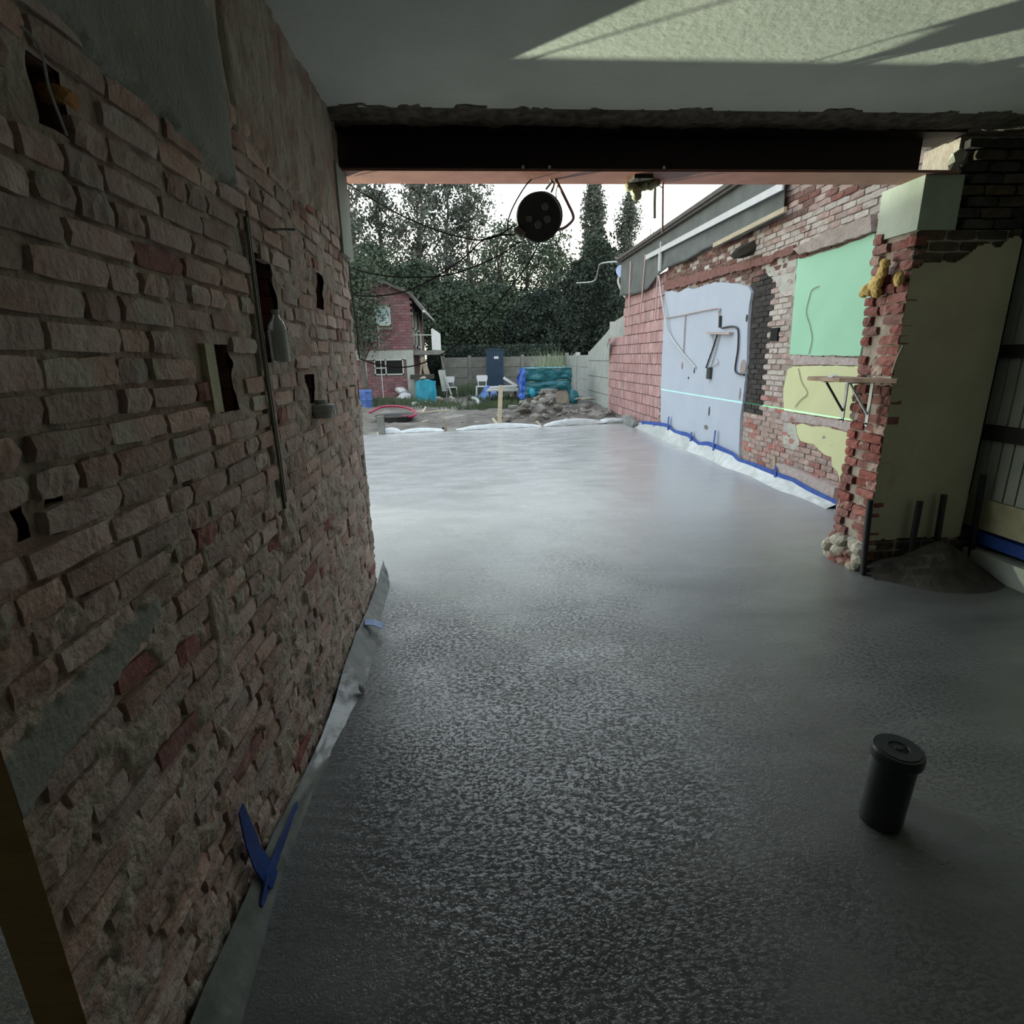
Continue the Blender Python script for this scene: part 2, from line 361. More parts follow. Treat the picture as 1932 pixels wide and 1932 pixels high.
m_blue = mat('bright_blue_sheet', (.03,.09,.42), (.08,.18,.55), 5, .4, .5, 8)
m_blue2 = mat('dull_blue_sheet', (.03,.07,.24), (.08,.14,.34), 7, .45, .5, 8)
m_navy = mat('navy_ribbed_plastic', (.008,.028,.06), (.012,.04,.08), 4, .5)
m_dirt = mat('trampled_dirt', (.07,.062,.053), (.135,.12,.105), 2.2, 1, 1.0, 9, c3=(.20,.185,.165), s3=.9, t3=.56)
m_grass = mat('grass_blades', (.04,.058,.032), (.07,.095,.05), 2, .9)
m_rubble = mat('broken_concrete', (.15,.138,.125), (.22,.205,.185), 5, .95, .5, 25, rnd=.18)
m_leafd = mat('dark_evergreen_leaves', (.016,.027,.022), (.032,.048,.036), .9, .85)
m_leafm = mat('mid_green_leaves', (.033,.052,.038), (.06,.085,.055), .8, .85)
m_leafl = mat('hazed_grey_green_poplar_leaves', (.058,.072,.066), (.092,.11,.098), .9, .85)  # far crowns lightened: haze painted into the leaf colour
m_bark = mat('grey_bark', (.06,.055,.05), (.10,.09,.08), 6, .95)
m_hbrick = mat('house_red_brick', (.14,.065,.075), (.20,.11,.12), 3, .9, .4, 20, rnd=.22)
m_hmort = mat('house_mortar', (.14,.095,.095), None, 4, .95)
m_glass = mat('dim_window_glass', (.18,.28,.30), (.42,.52,.54), 1.5, .1, 0, spec=.9)
m_void = mat('unlit_interior', (.006,.006,.006), None, 2, .9)
m_frame = mat('pale_window_frame', (.40,.44,.42), None, 4, .6)
m_hose = mat('crimson_hose', (.26,.012,.05), None, 5, .4)
m_foil = mat('clear_bottle_plastic', (.60,.62,.62), (.72,.74,.74), 6, .12, .2, 12, spec=.9, trans=.35)
m_pink = mat('pinkish_painted_tube', (.40,.26,.27), (.46,.32,.32), 6, .4, metal=.3)
m_slate = mat('dark_roof_tiles', (.05,.05,.05), (.09,.085,.08), 6, .8)
m_panel = mat('grey_green_wall_panel', (.34,.39,.34), (.42,.46,.41), 3, .6, .1, 20)

# wet concrete: granular, trowelled in arcs, smoother toward the back, with sky glare painted in as paler colour
def wet_concrete():
    M = bpy.data.materials.new('wet_screed'); M.use_nodes = True; n = M.node_tree; N = n.nodes; K = n.links.new
    b = N['Principled BSDF']; tc = N.new('ShaderNodeTexCoord'); V = tc.outputs['Object']
    def noise(s, d=4, v=V, dist=0):
        q = N.new('ShaderNodeTexNoise'); q.inputs['Scale'].default_value = s; q.inputs['Detail'].default_value = d
        q.inputs['Distortion'].default_value = dist; K(v, q.inputs['Vector']); return q.outputs['Fac']
    def ramp(f, a, b_, ca, cb):
        r = N.new('ShaderNodeMapRange'); r.inputs['From Min'].default_value = a; r.inputs['From Max'].default_value = b_
        r.inputs['To Min'].default_value = ca; r.inputs['To Max'].default_value = cb; K(f, r.inputs['Value']); return r.outputs[0]
    def mth(op, a, c):
        q = N.new('ShaderNodeMath'); q.operation = op
        for i, t in enumerate((a, c)):
            if isinstance(t, (int, float)): q.inputs[i].default_value = t
            else: K(t, q.inputs[i])
        return q.outputs[0]
    mp = N.new('ShaderNodeMapping'); mp.inputs['Scale'].default_value = (1, 3.2, 1); K(V, mp.inputs['Vector'])
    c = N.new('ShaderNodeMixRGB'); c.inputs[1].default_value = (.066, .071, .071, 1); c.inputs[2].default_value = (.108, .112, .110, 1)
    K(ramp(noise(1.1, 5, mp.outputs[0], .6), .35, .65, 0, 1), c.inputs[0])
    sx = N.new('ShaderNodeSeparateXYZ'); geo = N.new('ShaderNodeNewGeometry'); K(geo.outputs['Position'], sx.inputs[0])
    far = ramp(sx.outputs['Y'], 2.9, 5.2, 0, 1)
    c2 = N.new('ShaderNodeMixRGB'); c2.inputs[2].default_value = (.40, .395, .39, 1); K(c.outputs[0], c2.inputs[1]); K(mth('MULTIPLY', far, .75), c2.inputs[0])  # sky glare outside and shade indoors painted into the base colour
    K(c2.outputs[0], b.inputs['Base Color'])
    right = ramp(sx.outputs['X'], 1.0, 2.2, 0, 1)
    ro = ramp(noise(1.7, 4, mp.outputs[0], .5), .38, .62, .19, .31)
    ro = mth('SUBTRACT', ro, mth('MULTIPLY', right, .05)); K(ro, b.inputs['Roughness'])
    b.inputs['Specular IOR Level'].default_value = 1.0
    # bumps: grain, drag marks, pits
    wv = N.new('ShaderNodeTexNoise'); wv.inputs['Scale'].default_value = 1.3; wv.inputs['Detail'].default_value = 2; K(V, wv.inputs['Vector'])
    wsc = N.new('ShaderNodeVectorMath'); wsc.operation = 'MULTIPLY_ADD'; K(wv.outputs['Color'], wsc.inputs[0]); wsc.inputs[1].default_value = (.22, .22, 0); K(V, wsc.inputs[2])
    g1 = noise(150, 5); mp2 = N.new('ShaderNodeMapping'); mp2.inputs['Scale'].default_value = (1, 1.75, 1); K(wsc.outputs[0], mp2.inputs['Vector'])
    g2 = noise(48, 12, mp2.outputs[0], .3); g2.node.inputs['Roughness'].default_value = .80
    g2 = ramp(g2, .50, .78, 0, 1)
    w = N.new('ShaderNodeTexWave'); w.wave_type = 'RINGS'; w.rings_direction = 'SPHERICAL'; w.inputs['Scale'].default_value = 5.2; w.inputs['Distortion'].default_value = 3.5
    w.inputs['Detail'].default_value = 3; mw = N.new('ShaderNodeMapping'); mw.inputs['Location'].default_value = (1.9, 7.5, 0); K(V, mw.inputs['Vector']); K(mw.outputs[0], w.inputs['Vector'])
    ridge = mth('MULTIPLY', w.outputs['Fac'], ramp(noise(.9, 2), .48, .62, 0, 1))
    amp = mth('MULTIPLY', ramp(sx.outputs['Y'], 1.2, 6.0, 1.0, .13), ramp(noise(1.4, 4), .40, .60, .5, 1.3))
    amp = mth('MULTIPLY', amp, mth('SUBTRACT', 1, mth('MULTIPLY', right, .45)))
    h = mth('ADD', mth('MULTIPLY', g1, .25), mth('MULTIPLY', g2, 1.15)); h = mth('ADD', h, mth('MULTIPLY', ridge, .55))
    h = mth('ADD', mth('MULTIPLY', h, amp), mth('MULTIPLY', g1, ramp(sx.outputs['Y'], 1.5, 9, .45, .22)))
    bp = N.new('ShaderNodeBump'); bp.inputs['Strength'].default_value = .9; bp.inputs['Distance'].default_value = .0030
    K(h, bp.inputs['Height']); K(bp.outputs[0], b.inputs['Normal'])
    return M
m_wet = wet_concrete()

# ------------------------------------------------------------------ floor, ground
def backedge(x): return 12.05 + .155 * x + .03 * np.sin(x * 3)
def slabz(X, Y): return (fbm(X * 1.3, Y * 1.3, 3) - .5) * .012 + (fbm(X * 7, Y * 7, 9, 3) - .5) * .004
ux = np.linspace(0, 1, 130); vy = np.linspace(0, 1, 300)
def floorfn(u, v):
    X = -2.3 + u * 5.86; Y = -2.1 + v * (backedge(X) + 2.1); return X, Y, slabz(X, Y)
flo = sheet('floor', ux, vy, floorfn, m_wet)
struct(flo, 'wet grey screed floor running from the room out to the yard', 'floor')
edge = MB()
xs = np.linspace(-2.3, 3.56, 30)
for i in range(29):
    x0, x1 = xs[i], xs[i+1]; y0, y1 = backedge(x0), backedge(x1)
    edge.add([(x0,y0,.0),(x1,y1,.0),(x1,y1+.01,-.28),(x0,y0+.01,-.28)], [(0,1,2,3)])
edge.add([(-2.3,-2.1,0),(-2.3,11.7,0),(-2.3,11.7,-.28),(-2.3,-2.1,-.28)], [(0,1,2,3)])
edge.build('slab_edge', m_wet, flo)
def groundz(x, y):
    return -.03 - .10 * np.clip((13.2 - y) / 1.5, 0, 1) + (fbm(np.asarray(x) * .9, np.asarray(y) * .9, 21) - .5) * .22 + (fbm(np.asarray(x) * 4, np.asarray(y) * 4, 31, 3) - .5) * .14
def gz(x, y): return float(groundz(np.array([x]), np.array([y]))[0])
gr = sheet('ground', np.linspace(-16, 20, 180), np.linspace(11.4, 60, 240), lambda u, v: (u, v, groundz(u, v)), m_dirt)
struct(gr, 'trampled bare dirt of the yard behind the slab', 'ground')

gl = sheet('ground', np.linspace(-16, -2.31, 60), np.linspace(-3, 11.45, 60), lambda u, v: (u, v, groundz(u, v)), m_dirt)
struct(gl, 'bare dirt beside the slab, left of the brick wall', 'ground')
# ------------------------------------------------------------------ left wall
XL = -.68
wl = MB(); wl.box((-1.02, 1.06, -.05), (-.86, 3.53, 2.71))
wl.add([(-.755,.70,-.05),(-.675,.70,-.05),(-.675,.70,2.71),(-.755,.70,2.71),(-1.02,1.06,-.05),(-1.02,1.06,2.71)], [(0,1,2,3),(4,0,3,5)], 1)
wl.add([(-.86,3.53,-.05),(-.70,3.53,-.05),(-.70,3.53,2.71),(-.86,3.53,2.71)], [(3,2,1,0)], 0)
wall_left = wl.build('wall_left', [m_mortar, m_brown], recalc=False)
struct(wall_left, 'stripped old brick wall with ragged mortar along the left', 'wall')
HOLES = [(1.57, 1.70, 1.365, 1.55, .15), (1.99, 2.15, 1.495, 1.84, .13), (2.73, 2.85, 1.735, 1.885, .12), (2.40, 2.53, 1.32, 1.45, .13),
         (1.10, 1.17, 1.885, 1.985, .15), (.905, .95, 1.235, 1.30, .10), (.845, .875, 1.24, 1.29, .08)]
def inhole(y, z, g=0):
    k = np.zeros(np.shape(y), bool)
    for a, b, c, d, _ in HOLES: k |= (y > a - g) & (y < b + g) & (z > c - g) & (z < d + g)
    return k
def plaster_line(y): return 2.02 + .10 * (fbm(y * 5, y * 0 + 3, 4) - .5) + np.where(y < 1.88, .0 + .09 * (1.88 - y) - .03, .13)
def lw(u, v):
    y, z = u, v
    base = -.014 + (fbm(y * 24, z * 30, 1) - .5) * .018
    lowm = np.clip((1.30 - z + (fbm(y * 3, z * 3, 5) - .5) * .7) / .35, 0, 1)
    patch = np.clip((fbm(y * 9, z * 13, 8, 5) - .47) * 9, 0, 1) * lowm
    farm = np.clip((y - 1.85) / .4, 0, 1) * np.clip((fbm(y * 8, z * 9, 12) - .40) * 5, 0, 1) * .75
    pl = np.clip((z - plaster_line(y)) / .02, 0, 1)
    cover = np.maximum(np.maximum(patch, farm), 0)
    h = base * (1 - cover) + cover * (.001 + (fbm(y * 30, z * 34, 6) - .5) * .017)
    top = np.where(y < 1.88, .012, .004) + (fbm(y * 9, z * 5, 14) - .5) * .014 + np.where(y > 1.88, (fbm(y * 16, z * 5, 19) - .5) * .022, 0)
    h = h * (1 - pl) + top * pl
    gro = np.exp(-((y - (1.93 + .03 * (z - 1.8))) / .014) ** 2) * (z > .9); h = h - gro * .035          # chased cable slot
    gro2 = np.exp(-((y - (1.30 + .02 * np.sin(z * 3) + .18 * (z - .9))) / .012) ** 2) * (z < 1.25); h = h - gro2 * .03
    seam = np.exp(-((y - 3.36) / .014) ** 2); h = h - seam * .04
    band = (z > .86 + .30 * (y - .7)) * (z < .97 + .16 * (y - .7)) * (y < 1.12); h = np.where(band, .006 + (fbm(y*6, z*6, 3)-.5)*.004, h)
    edgef = np.clip((y - 3.40) / .10, 0, 1); h = h - edgef * .03 * fbm(y * 9, z * 14, 22)
    return XL + h, y + 0 * z, z + 0 * y
def lmat(y, z):
    band = (z > .86 + .30 * (y - .7)) & (z < .97 + .16 * (y - .7)) & (y < 1.12)
    top = (z > plaster_line(y)) & (y < 1.88) & (z < plaster_line(y) + .42 + .0 * y)
    return np.where(band | top, 1, 0)
mort = sheet('mortar', np.linspace(.70, 3.53, 300), np.linspace(-.03, 2.71, 270), lw, [m_mortar, m_render], wall_left, keep=lambda y, z: ~inhole(y, z), matfn=lmat)
mort['kind'] = 'stuff'
cells = []; rg = random.Random(11); z = .02; row = 0; pitch = .0585
while z < 2.28:
    y = .70 - rg.uniform(0, .18); hgt = .0465
    while y < 3.52:
        L = .19 if rg.random() < (.72 if row % 2 else .5) else .093
        y0 = max(y, .702); y1 = min(y + L, 3.525); cy = (y0 + y1) / 2
        zz = z + hgt / 2 + .012 * math.sin(cy * 1.3 + z * 2) - .006
        if y1 - y0 > .05 and not inhole(np.array([y0 + .01, cy, y1 - .01]), np.array([zz, zz, zz]), .006).any() \
           and zz < float(plaster_line(np.array([cy]))[0]) + (.02 if cy < 1.88 else .10):
            key = 'r' if (cy > 3.38 or rg.random() < .05) else 'b'
            inx = -.02 if cy > 3.38 else rg.uniform(-.005, .004)
            if abs(cy - 1.94) > .02:
                cells.append((Vector((XL + inx, cy, zz)), y1 - y0 - .002, hgt + rg.uniform(-.004, .004), key, rg.uniform(-.02, .02)))
        y += L + .012
    z += pitch; row += 1
lay(wall_left, cells, math.pi / 2, {'b': m_brick, 'r': m_brickred}, .03, .0035)
# niche linings
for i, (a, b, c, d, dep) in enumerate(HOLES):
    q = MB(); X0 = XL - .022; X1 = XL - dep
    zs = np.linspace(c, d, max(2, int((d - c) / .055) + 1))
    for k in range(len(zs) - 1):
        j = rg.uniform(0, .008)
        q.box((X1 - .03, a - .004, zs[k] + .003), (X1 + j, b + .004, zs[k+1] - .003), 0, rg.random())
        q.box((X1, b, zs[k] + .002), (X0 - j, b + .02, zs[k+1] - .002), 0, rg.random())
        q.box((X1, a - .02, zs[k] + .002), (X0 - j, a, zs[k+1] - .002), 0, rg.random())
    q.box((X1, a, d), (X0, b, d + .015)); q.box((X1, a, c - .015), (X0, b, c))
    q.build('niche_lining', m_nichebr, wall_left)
# cream strip of board inside the first niche, orange brick stub in the top one
q = MB().box((XL - .13, 1.515, 1.372), (XL + .004, 1.568, 1.548)); q.build('cream_board', m_foamdull, wall_left)
q = MB().chunk((XL - .03, 1.185, 1.955), (.07, .085, .045), 3, 2, .05, Matrix.Identity(3), flat=True); q.build('brick_stub', mat('orange_brick', (.42,.20,.07), (.5,.26,.1), 12, .9, .5, 50), wall_left)
# left padstone
q = MB().box((-1.0, 3.30, 2.06), (XL + .012, 3.56, 2.496)); q.build('padstone', m_pad, wall_left)
tag(MB().tube(spline([(XL+.012, 2.10, 1.93), (XL+.05, 2.17, 1.945), (XL+.07, 2.20, 1.95)]), .004, 6).build('iron_nail', m_dark), 'rusty nail sticking out of the brick wall above the tall niche', 'nail')
t = MB().tube(spline([(XL-.02, 1.07, 2.03), (XL+.012, 1.09, 1.99), (XL+.016, 1.09, 1.93), (XL+.01, 1.12, 1.875)]), .0025, 6)
tag(t.build('thin_wire', m_white), 'thin pale wire hanging beside the small top hole in the brick wall', 'wire')
for k, (y0, dz) in enumerate(((1.925, 0), (1.94, .02))):
    t = MB().tube(spline([(XL+.004, y0, 1.93+dz), (XL+.0, y0+.004, 1.7), (XL+.004, y0-.006, 1.45), (XL+.004, y0+.004, 1.2), (XL+.002, y0+.01, 1.0+dz)], 6), .0055, 6)
    tag(t.build('wall_cable', mat('olive_cable%d' % k, ((.16,.19,.12), (.19,.12,.11))[k], None, 4, .6)), ('olive green cable in the chased slot of the brick wall', 'dull red cable beside the green one in the wall slot')[k], 'cable')

# clear bottle lying upright in the tall niche
bt = empty('plastic_bottle', (XL + .02, 2.035, 1.497)); tag(bt, 'clear ribbed plastic bottle standing in the tall niche of the brick wall', 'bottle')
prof = [(.002,0),(.030,.002)]
for k in range(9): prof += [(.033, .006 + k*.012), (.030, .012 + k*.012)]
prof += [(.030,.118),(.022,.135),(.012,.150),(.012,.160)]
MB().lathe((XL + .02, 2.035, 1.497), prof, 18).build('body', m_foil, bt, smooth=True)
MB().lathe((XL + .02, 2.035, 1.656), [(.0135,0),(.0135,.014)], 14).build('cap', m_white, bt)
# grey round socket cover in the lower niche
sc = empty('pvc_end_cap', (XL + .03, 2.47, 1.262)); tag(sc, 'grey round plastic cap sitting in the low niche of the brick wall', 'cap')
MB().lathe((XL + .022, 2.475, 1.262), [(.044,0),(.047,.004),(.047,.028),(.058,.03),(.058,.055),(.05,.06)], 24).build('body', m_greypipe, sc, smooth=False)
MB().lathe((XL + .022, 2.475, 1.321), [(.026,0),(.026,.018)], 16).build('neck', m_greypipe, sc)

# wall base: membrane upturn against the wall
def upturn(name, pts, mats, label, cat, w=.0):
    """pts: list of (top Vector, bottom Vector)"""
    n = len(pts); A = []
    for (a, b) in pts: A.append((Vector(a), Vector(b)))
    U = np.linspace(0, n - 1, n * 10); Vv = np.linspace(0, 1, 9)
    TA = np.array([tuple(a) for a, _ in A]); TB = np.array([tuple(b) for _, b in A])
    def fn(u, v):
        i = np.arange(n); out = []
        for c in range(3):
            ta = np.interp(u.ravel(), i, TA[:, c]).reshape(u.shape); tb = np.interp(u.ravel(), i, TB[:, c]).reshape(u.shape)
            out.append(ta * (1 - v) + tb * v)
        wob = (fbm(u * 3.1, v * 2.3, 41) - .5) * .030 * np.sin(v * math.pi)
        side = 1 if TA[:, 0].mean() < 0 else -1
        return out[0] + wob * side + .004 * side, out[1], out[2] + (fbm(u * 2, v * 0 + 1, 44) - .5) * .012 * (1 - v)
    return tag(sheet(name, U, Vv, fn, mats), label, cat)
L = []
for (y, zt, xb) in [(.60,.09,-.60),(.97,.12,-.60),(1.28,.10,-.63),(1.42,.10,-.635),(1.7,.05,-.63),(1.96,.03,-.605),(2.2,.04,-.575),(2.4,.09,-.565),(2.7,.10,-.57),(2.85,.10,-.58),(3.0,.09,-.60),(3.3,.10,-.61),(3.55,.14,-.62),(3.66,.16,-.635)]:
    L.append(((XL + .012, y, zt), (xb, y, -.004)))
upturn('plastic_membrane', L, m_filmdk, 'crumpled clear plastic membrane turned up along the foot of the brick wall', 'membrane')
def ribbon(name, pts, w, mt, label, axis='x', thick=.004, cat='tape', group=None, sgn=1):
    """tape strip lying on a wall of constant x (width in the wall plane)"""
    P = [Vector(p) for p in pts]; mb = MB(); vs = []
    for i, p in enumerate(P):
        d = (P[min(i+1, len(P)-1)] - P[max(i-1, 0)]).normalized(); nrm = Vector((sgn, 0, 0)) if axis == 'x' else Vector((0, 0, 1))
        s = d.cross(nrm).normalized() * (w[i] if isinstance(w, (list, tuple)) else w) / 2
        vs += [p - s, p + s, p + s + nrm * thick, p - s + nrm * thick]
    fs = []
    for i in range(len(P) - 1):
        for k in range(4): fs.append((i*4+k, i*4+(k+1)%4, (i+1)*4+(k+1)%4, (i+1)*4+k))
    fs += [(0,1,2,3), tuple(len(vs)-4+k for k in range(4))[::-1]]
    mb.add(vs, fs); return tag(mb.build(name, mt), label, cat, group)
ribbon('blue_tape', [(XL+.016,1.262,.345),(XL+.018,1.275,.24),(XL+.02,1.295,.14),(XL+.03,1.305,.09),(XL+.045,1.318,.03)], [.03,.056,.060,.062,.05], m_tape, 'blue tape strip slanting down the brick wall, left arm of the cross')
ribbon('blue_tape', [(XL+.03,1.59,.040),(XL+.032,1.50,.045),(XL+.034,1.40,.052),(XL+.036,1.30,.055),(XL+.040,1.235,.028)], [.036,.042,.046,.052,.05], m_tape, 'blue tape strip running along the wall foot, right arm of the cross')
ribbon('blue_tape', [(XL+.03,2.86,.085),(-.60,2.87,.075),(-.555,2.87,.05)], .07, m_tapelt, 'faded blue tape end folded over the membrane near the wall corner', 'z')
q = MB().chunk((-.565, 2.30, .03), (.045,.03,.06), 4, 1, .2); tag(q.build('plastic_clip', m_white), 'small white plastic clip beside the membrane on the wet floor', 'clip')

# ------------------------------------------------------------------ ceiling, back wall, right wall
struct(MB().box((-2.4, -2.2, 2.71), (3.6, 3.22, 2.95)).build('ceiling', m_ceil), 'plain grey plastered ceiling above the wet floor', 'ceiling')
# transverse wall: pier at right, masonry over the beam
wbk = MB(); wbk.box((2.735, 3.50, -.05), (3.405, 3.84, 2.2)); wbk.box((3.405, 3.66, -.05), (3.62, 3.84, 2.7)); wbk.box((2.95, 3.56, 2.2), (3.405, 3.84, 2.72))
wbk.box((-1.0, 3.46, 2.735), (3.62, 3.84, 4.4))
wall_back = wbk.build('wall_back', m_mort2)
struct(wall_back, 'knocked-through cross wall with a broken brick pier at right', 'wall')
# ceiling torn edge strip
def ragfn(u, v):
    Z = 2.715 + (fbm(u * 12, v * 14, 3) - .5) * .035 - .012 * np.sin(v / .27 * 3.1416); 
    Y = 3.19 + v + (fbm(u * 10, v * 3, 7) - .5) * .06 * (v < .03); return u + 0 * v, Y, Z
rs = sheet('plaster_edge', np.linspace(-.72, 3.5, 220), np.linspace(0, .29, 12), ragfn, m_rag, wall_back); rs['kind'] = 'stuff'
# cream plaster face with ragged top
def creamtop(x): return 1.98 + .14 * (fbm(x * 6, x * 0 + 2, 5, 4) - .5) + .16 * (x - 2.7) / .7
cf = sheet('cream_plaster', np.linspace(2.715, 3.40, 90), np.linspace(.0, 2.3, 220), lambda u, v: (u + 0*v, 3.482 + (fbm(u*3, v*3, 2)-.5)*.006 + 0*u, v + 0*u), m_cream, wall_back,
           keep=lambda x, z: (z < creamtop(x)) & (z > .20 + .05 * fbm(x * 9, x * 0, 8)), smooth=True)
cells = []; z = 1.9; row = 0
while z < 2.70:
    x = 2.72 - (.1 if row % 2 else 0)
    while x < 3.40:
        a = max(x, 2.72 if z < 2.2 else 2.97); b = min(x + .19, 3.40)
        if b - a > .05 and (z > 1.85): cells.append((Vector(((a+b)/2, 3.492 if z < 2.2 else 3.50, z + .025)), b - a, .05, 's' if rg.random() < .6 else 'd', 0))
        x += .20
    z += .062; row += 1
z = .02
while z < .22:
    x = 2.75
    while x < 3.38: cells.append((Vector((x + .09, 3.492, z + .025)), .18, .05, 'd', 0)); x += .2
    z += .062
lay(wall_back, cells, 0, {'s': m_soot, 'd': m_brownbr}, .06, .004)
MB().box((2.71, 3.485, 2.20), (2.955, 3.845, 2.497)).build('padstone', m_pad, wall_back)
# broken end of the pier (faces -x)
cells = []; z = .0; row = 0
while z < 2.19:
    splits = [(3.49, 3.585), (3.60, 3.70), (3.715, 3.84)] if row % 2 else [(3.49, 3.66), (3.675, 3.76), (3.77, 3.845)]
    for (a, b) in splits:
        if rg.random() < .03: continue
        front = a < 3.5 or b > 3.83
        proj = rg.uniform(-.008, .018) if front else rg.uniform(0, .06)
        cells.append((Vector((2.70 + proj, (a + b) / 2 + rg.uniform(-.006, .006), z + .03)), b - a + .004, .057, 'q' if rg.random() < .88 else 'b', rg.uniform(-.05, .05)))
    z += .064; row += 1
lay(wall_back, cells, -math.pi / 2, {'q': m_pierbr, 'b': m_bout}, .08, .006)
def rubcore(u, v): return 2.765 + (fbm(u * 22, v * 20, 3) - .5) * .08, u + 0 * v, v + 0 * u
o = sheet('mortar_core', np.linspace(3.49, 3.845, 40), np.linspace(0, 2.2, 200), rubcore, m_mort2, wall_back); o['kind'] = 'stuff'
q = MB()
for k in range(26): q.chunk((2.69 + rg.uniform(-.03, .05), 3.50 + .35 * (k % 9) / 8, .02 + .065 * (k // 9)), (.13, .09, .10), 50 + k, 2, .10)
q.build('mortar_lump', m_base, wall_back)
q = MB()
for (y, z_, s) in ((3.72,1.93,.09),(3.68,1.99,.07),(3.66,2.04,.05),(3.78,1.90,.07),(3.82,1.88,.05),(3.70,1.87,.06)):
    q.chunk((2.67, y, z_), (.06, s * 1.3, s * 1.2), int(y * 100 + z_ * 10), 2, .14)
tag(q.build('foam_blob', m_foamy), 'yellow expanding foam oozing from the broken brick pier above the shelf', 'foam')
q = MB().chunk((2.68, 3.53, 1.93), (.06,.065,.10), 77, 2, .14)
tag(q.build('foam_blob', m_foamy), 'small separate yellow foam dab at the room-side edge of the pier', 'foam')
q = MB(); q.chunk((2.93, 3.53, 2.60), (.10,.05,.10), 2, 1); q.chunk((2.91, 3.52, 2.545), (.11,.06,.07), 5, 1); q.build('mortar_lump', m_plwhite, wall_back)

# steel beam
bm_ = empty('steel_beam', (1.0, 3.57, 2.498)); tag(bm_, 'red-primed steel beam spanning the wide opening under the ceiling', 'beam')
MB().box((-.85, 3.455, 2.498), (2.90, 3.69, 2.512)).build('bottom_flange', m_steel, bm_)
MB().box((-.85, 3.567, 2.512), (2.72, 3.577, 2.705)).build('web', m_steelshade, bm_)
MB().box((-.85, 3.455, 2.705), (2.90, 3.69, 2.719)).build('top_flange', m_steelshade, bm_)
for (u, v) in ((987, 316), (1037, 318), (1253, 327)):
    p = ony(u, v, 3.45); MB().lathe((p.x, 3.456, 2.512), [(.008,0),(.008,.014)], 6).build('bolt', m_metal, bm_)

# right wall with vertical panels
wr_ = MB(); wr_.box((3.56, -2.2, -.05), (3.7, 3.66, 2.71)); wall_right = wr_.build('wall_right', m_void)
struct(wall_right, 'dim right-hand wall of vertical grey panels with dark rails', 'wall')
y = 3.60; k = 0
while y > .8:
    w = .085
    for (z0, z1) in ((.50, .90), (1.0, 1.44), (1.52, 2.7)):
        MB().box((3.515, y - w, z0 + .004), (3.56, y - .012, z1)).build('panel', m_panel, wall_right)
    y -= w; k += 1
    if k > 26: break
for (z0, z1) in ((.90, 1.0), (1.44, 1.52)):
    MB().box((3.495, .8, z0), (3.555, 3.62, z1)).build('rail', m_dark, wall_right)
MB().box((3.50, .0, .29), (3.56, 3.62, .50)).build('insulation_strip', m_foamdull, wall_right)
MB().box((3.49, .0, .19), (3.56, 3.62, .27)).build('blue_membrane', m_tape, wall_right)
MB().box((3.44, .0, -.01), (3.56, 3.48, .15)).build('foam_upstand', m_pad, wall_right)
# room behind the camera
struct(MB().box((-2.4, -2.25, -.05), (3.6, -2.1, 2.71)).build('wall_front', m_ceil), 'plain plastered wall behind', 'wall')
struct(MB().box((-2.45, -2.2, -.05), (-2.3, 3.6, 2.71)).build('wall_far_left', m_ceil), 'plain wall of the side room', 'wall')

# soil heap and conduit stubs at right
hp = empty('soil_heap', (3.12, 3.3, 0))
tag(hp, 'black heap of soil and sacking in the dark corner by the cream wall', 'heap')
def heapfn(u, v):
    r = np.exp(-((u - 3.17) / .25) ** 2 - ((v - 3.36) / .20) ** 2); r2 = np.exp(-((u - 2.80) / .16) ** 2 - ((v - 3.42) / .10) ** 2) * .35
    return u + 0*v, v + 0*u, (r + r2) * .24 + (fbm(u * 12, v * 12, 3) - .5) * .05 * (r + r2) - .012
o = sheet('mound', np.linspace(2.68, 3.495, 70), np.linspace(3.02, 3.478, 44), heapfn, m_soil, hp); o['kind'] = 'stuff'
for (x, zt, dx, lb) in ((2.635, .54, .03, 'leftmost black conduit stub against the broken pier'), (3.01, .51, .0, 'second black conduit stub rising from the soil heap'),
                        (3.175, .55, .02, 'third black conduit stub, slightly bent, in the soil heap'), (3.43, .68, .03, 'tallest black conduit stub by the panelled wall')):
    yy = 3.43 if x > 2.7 else 3.41
    a = (x, yy, zt); b = (x + dx, yy - .01, -.02 if x < 2.7 else .02)
    tag(MB().tube([a, ((a[0]+b[0])/2, yy, zt/2), b], .020, 12).build('conduit_stub', m_black), lb, 'pipe')

# capped drain pipe
dp = empty('drain_pipe', (1.30, 1.40, 0)); tag(dp, 'dark grey capped drain pipe standing up through the wet floor', 'pipe')
ax = Vector((.012, -.05, 1)).normalized()
MB().lathe((1.30, 1.405, -.03), [(.062,0),(.062,.275)], 40, ax).build('pipe', m_pvc, dp, smooth=False)
MB().lathe(Vector((1.30, 1.405, -.03)) + ax * .275, [(.063,0),(.070,.004),(.0735,.010),(.0735,.036),(.069,.044)], 40, ax).build('socket', m_pvc, dp)
MB().lathe(Vector((1.30, 1.405, -.03)) + ax * .318, [(.060,0),(.060,.004),(.030,.004),(.028,.001),(.012,.001),(.010,.006)], 32, ax).build('cap', m_pvc, dp)

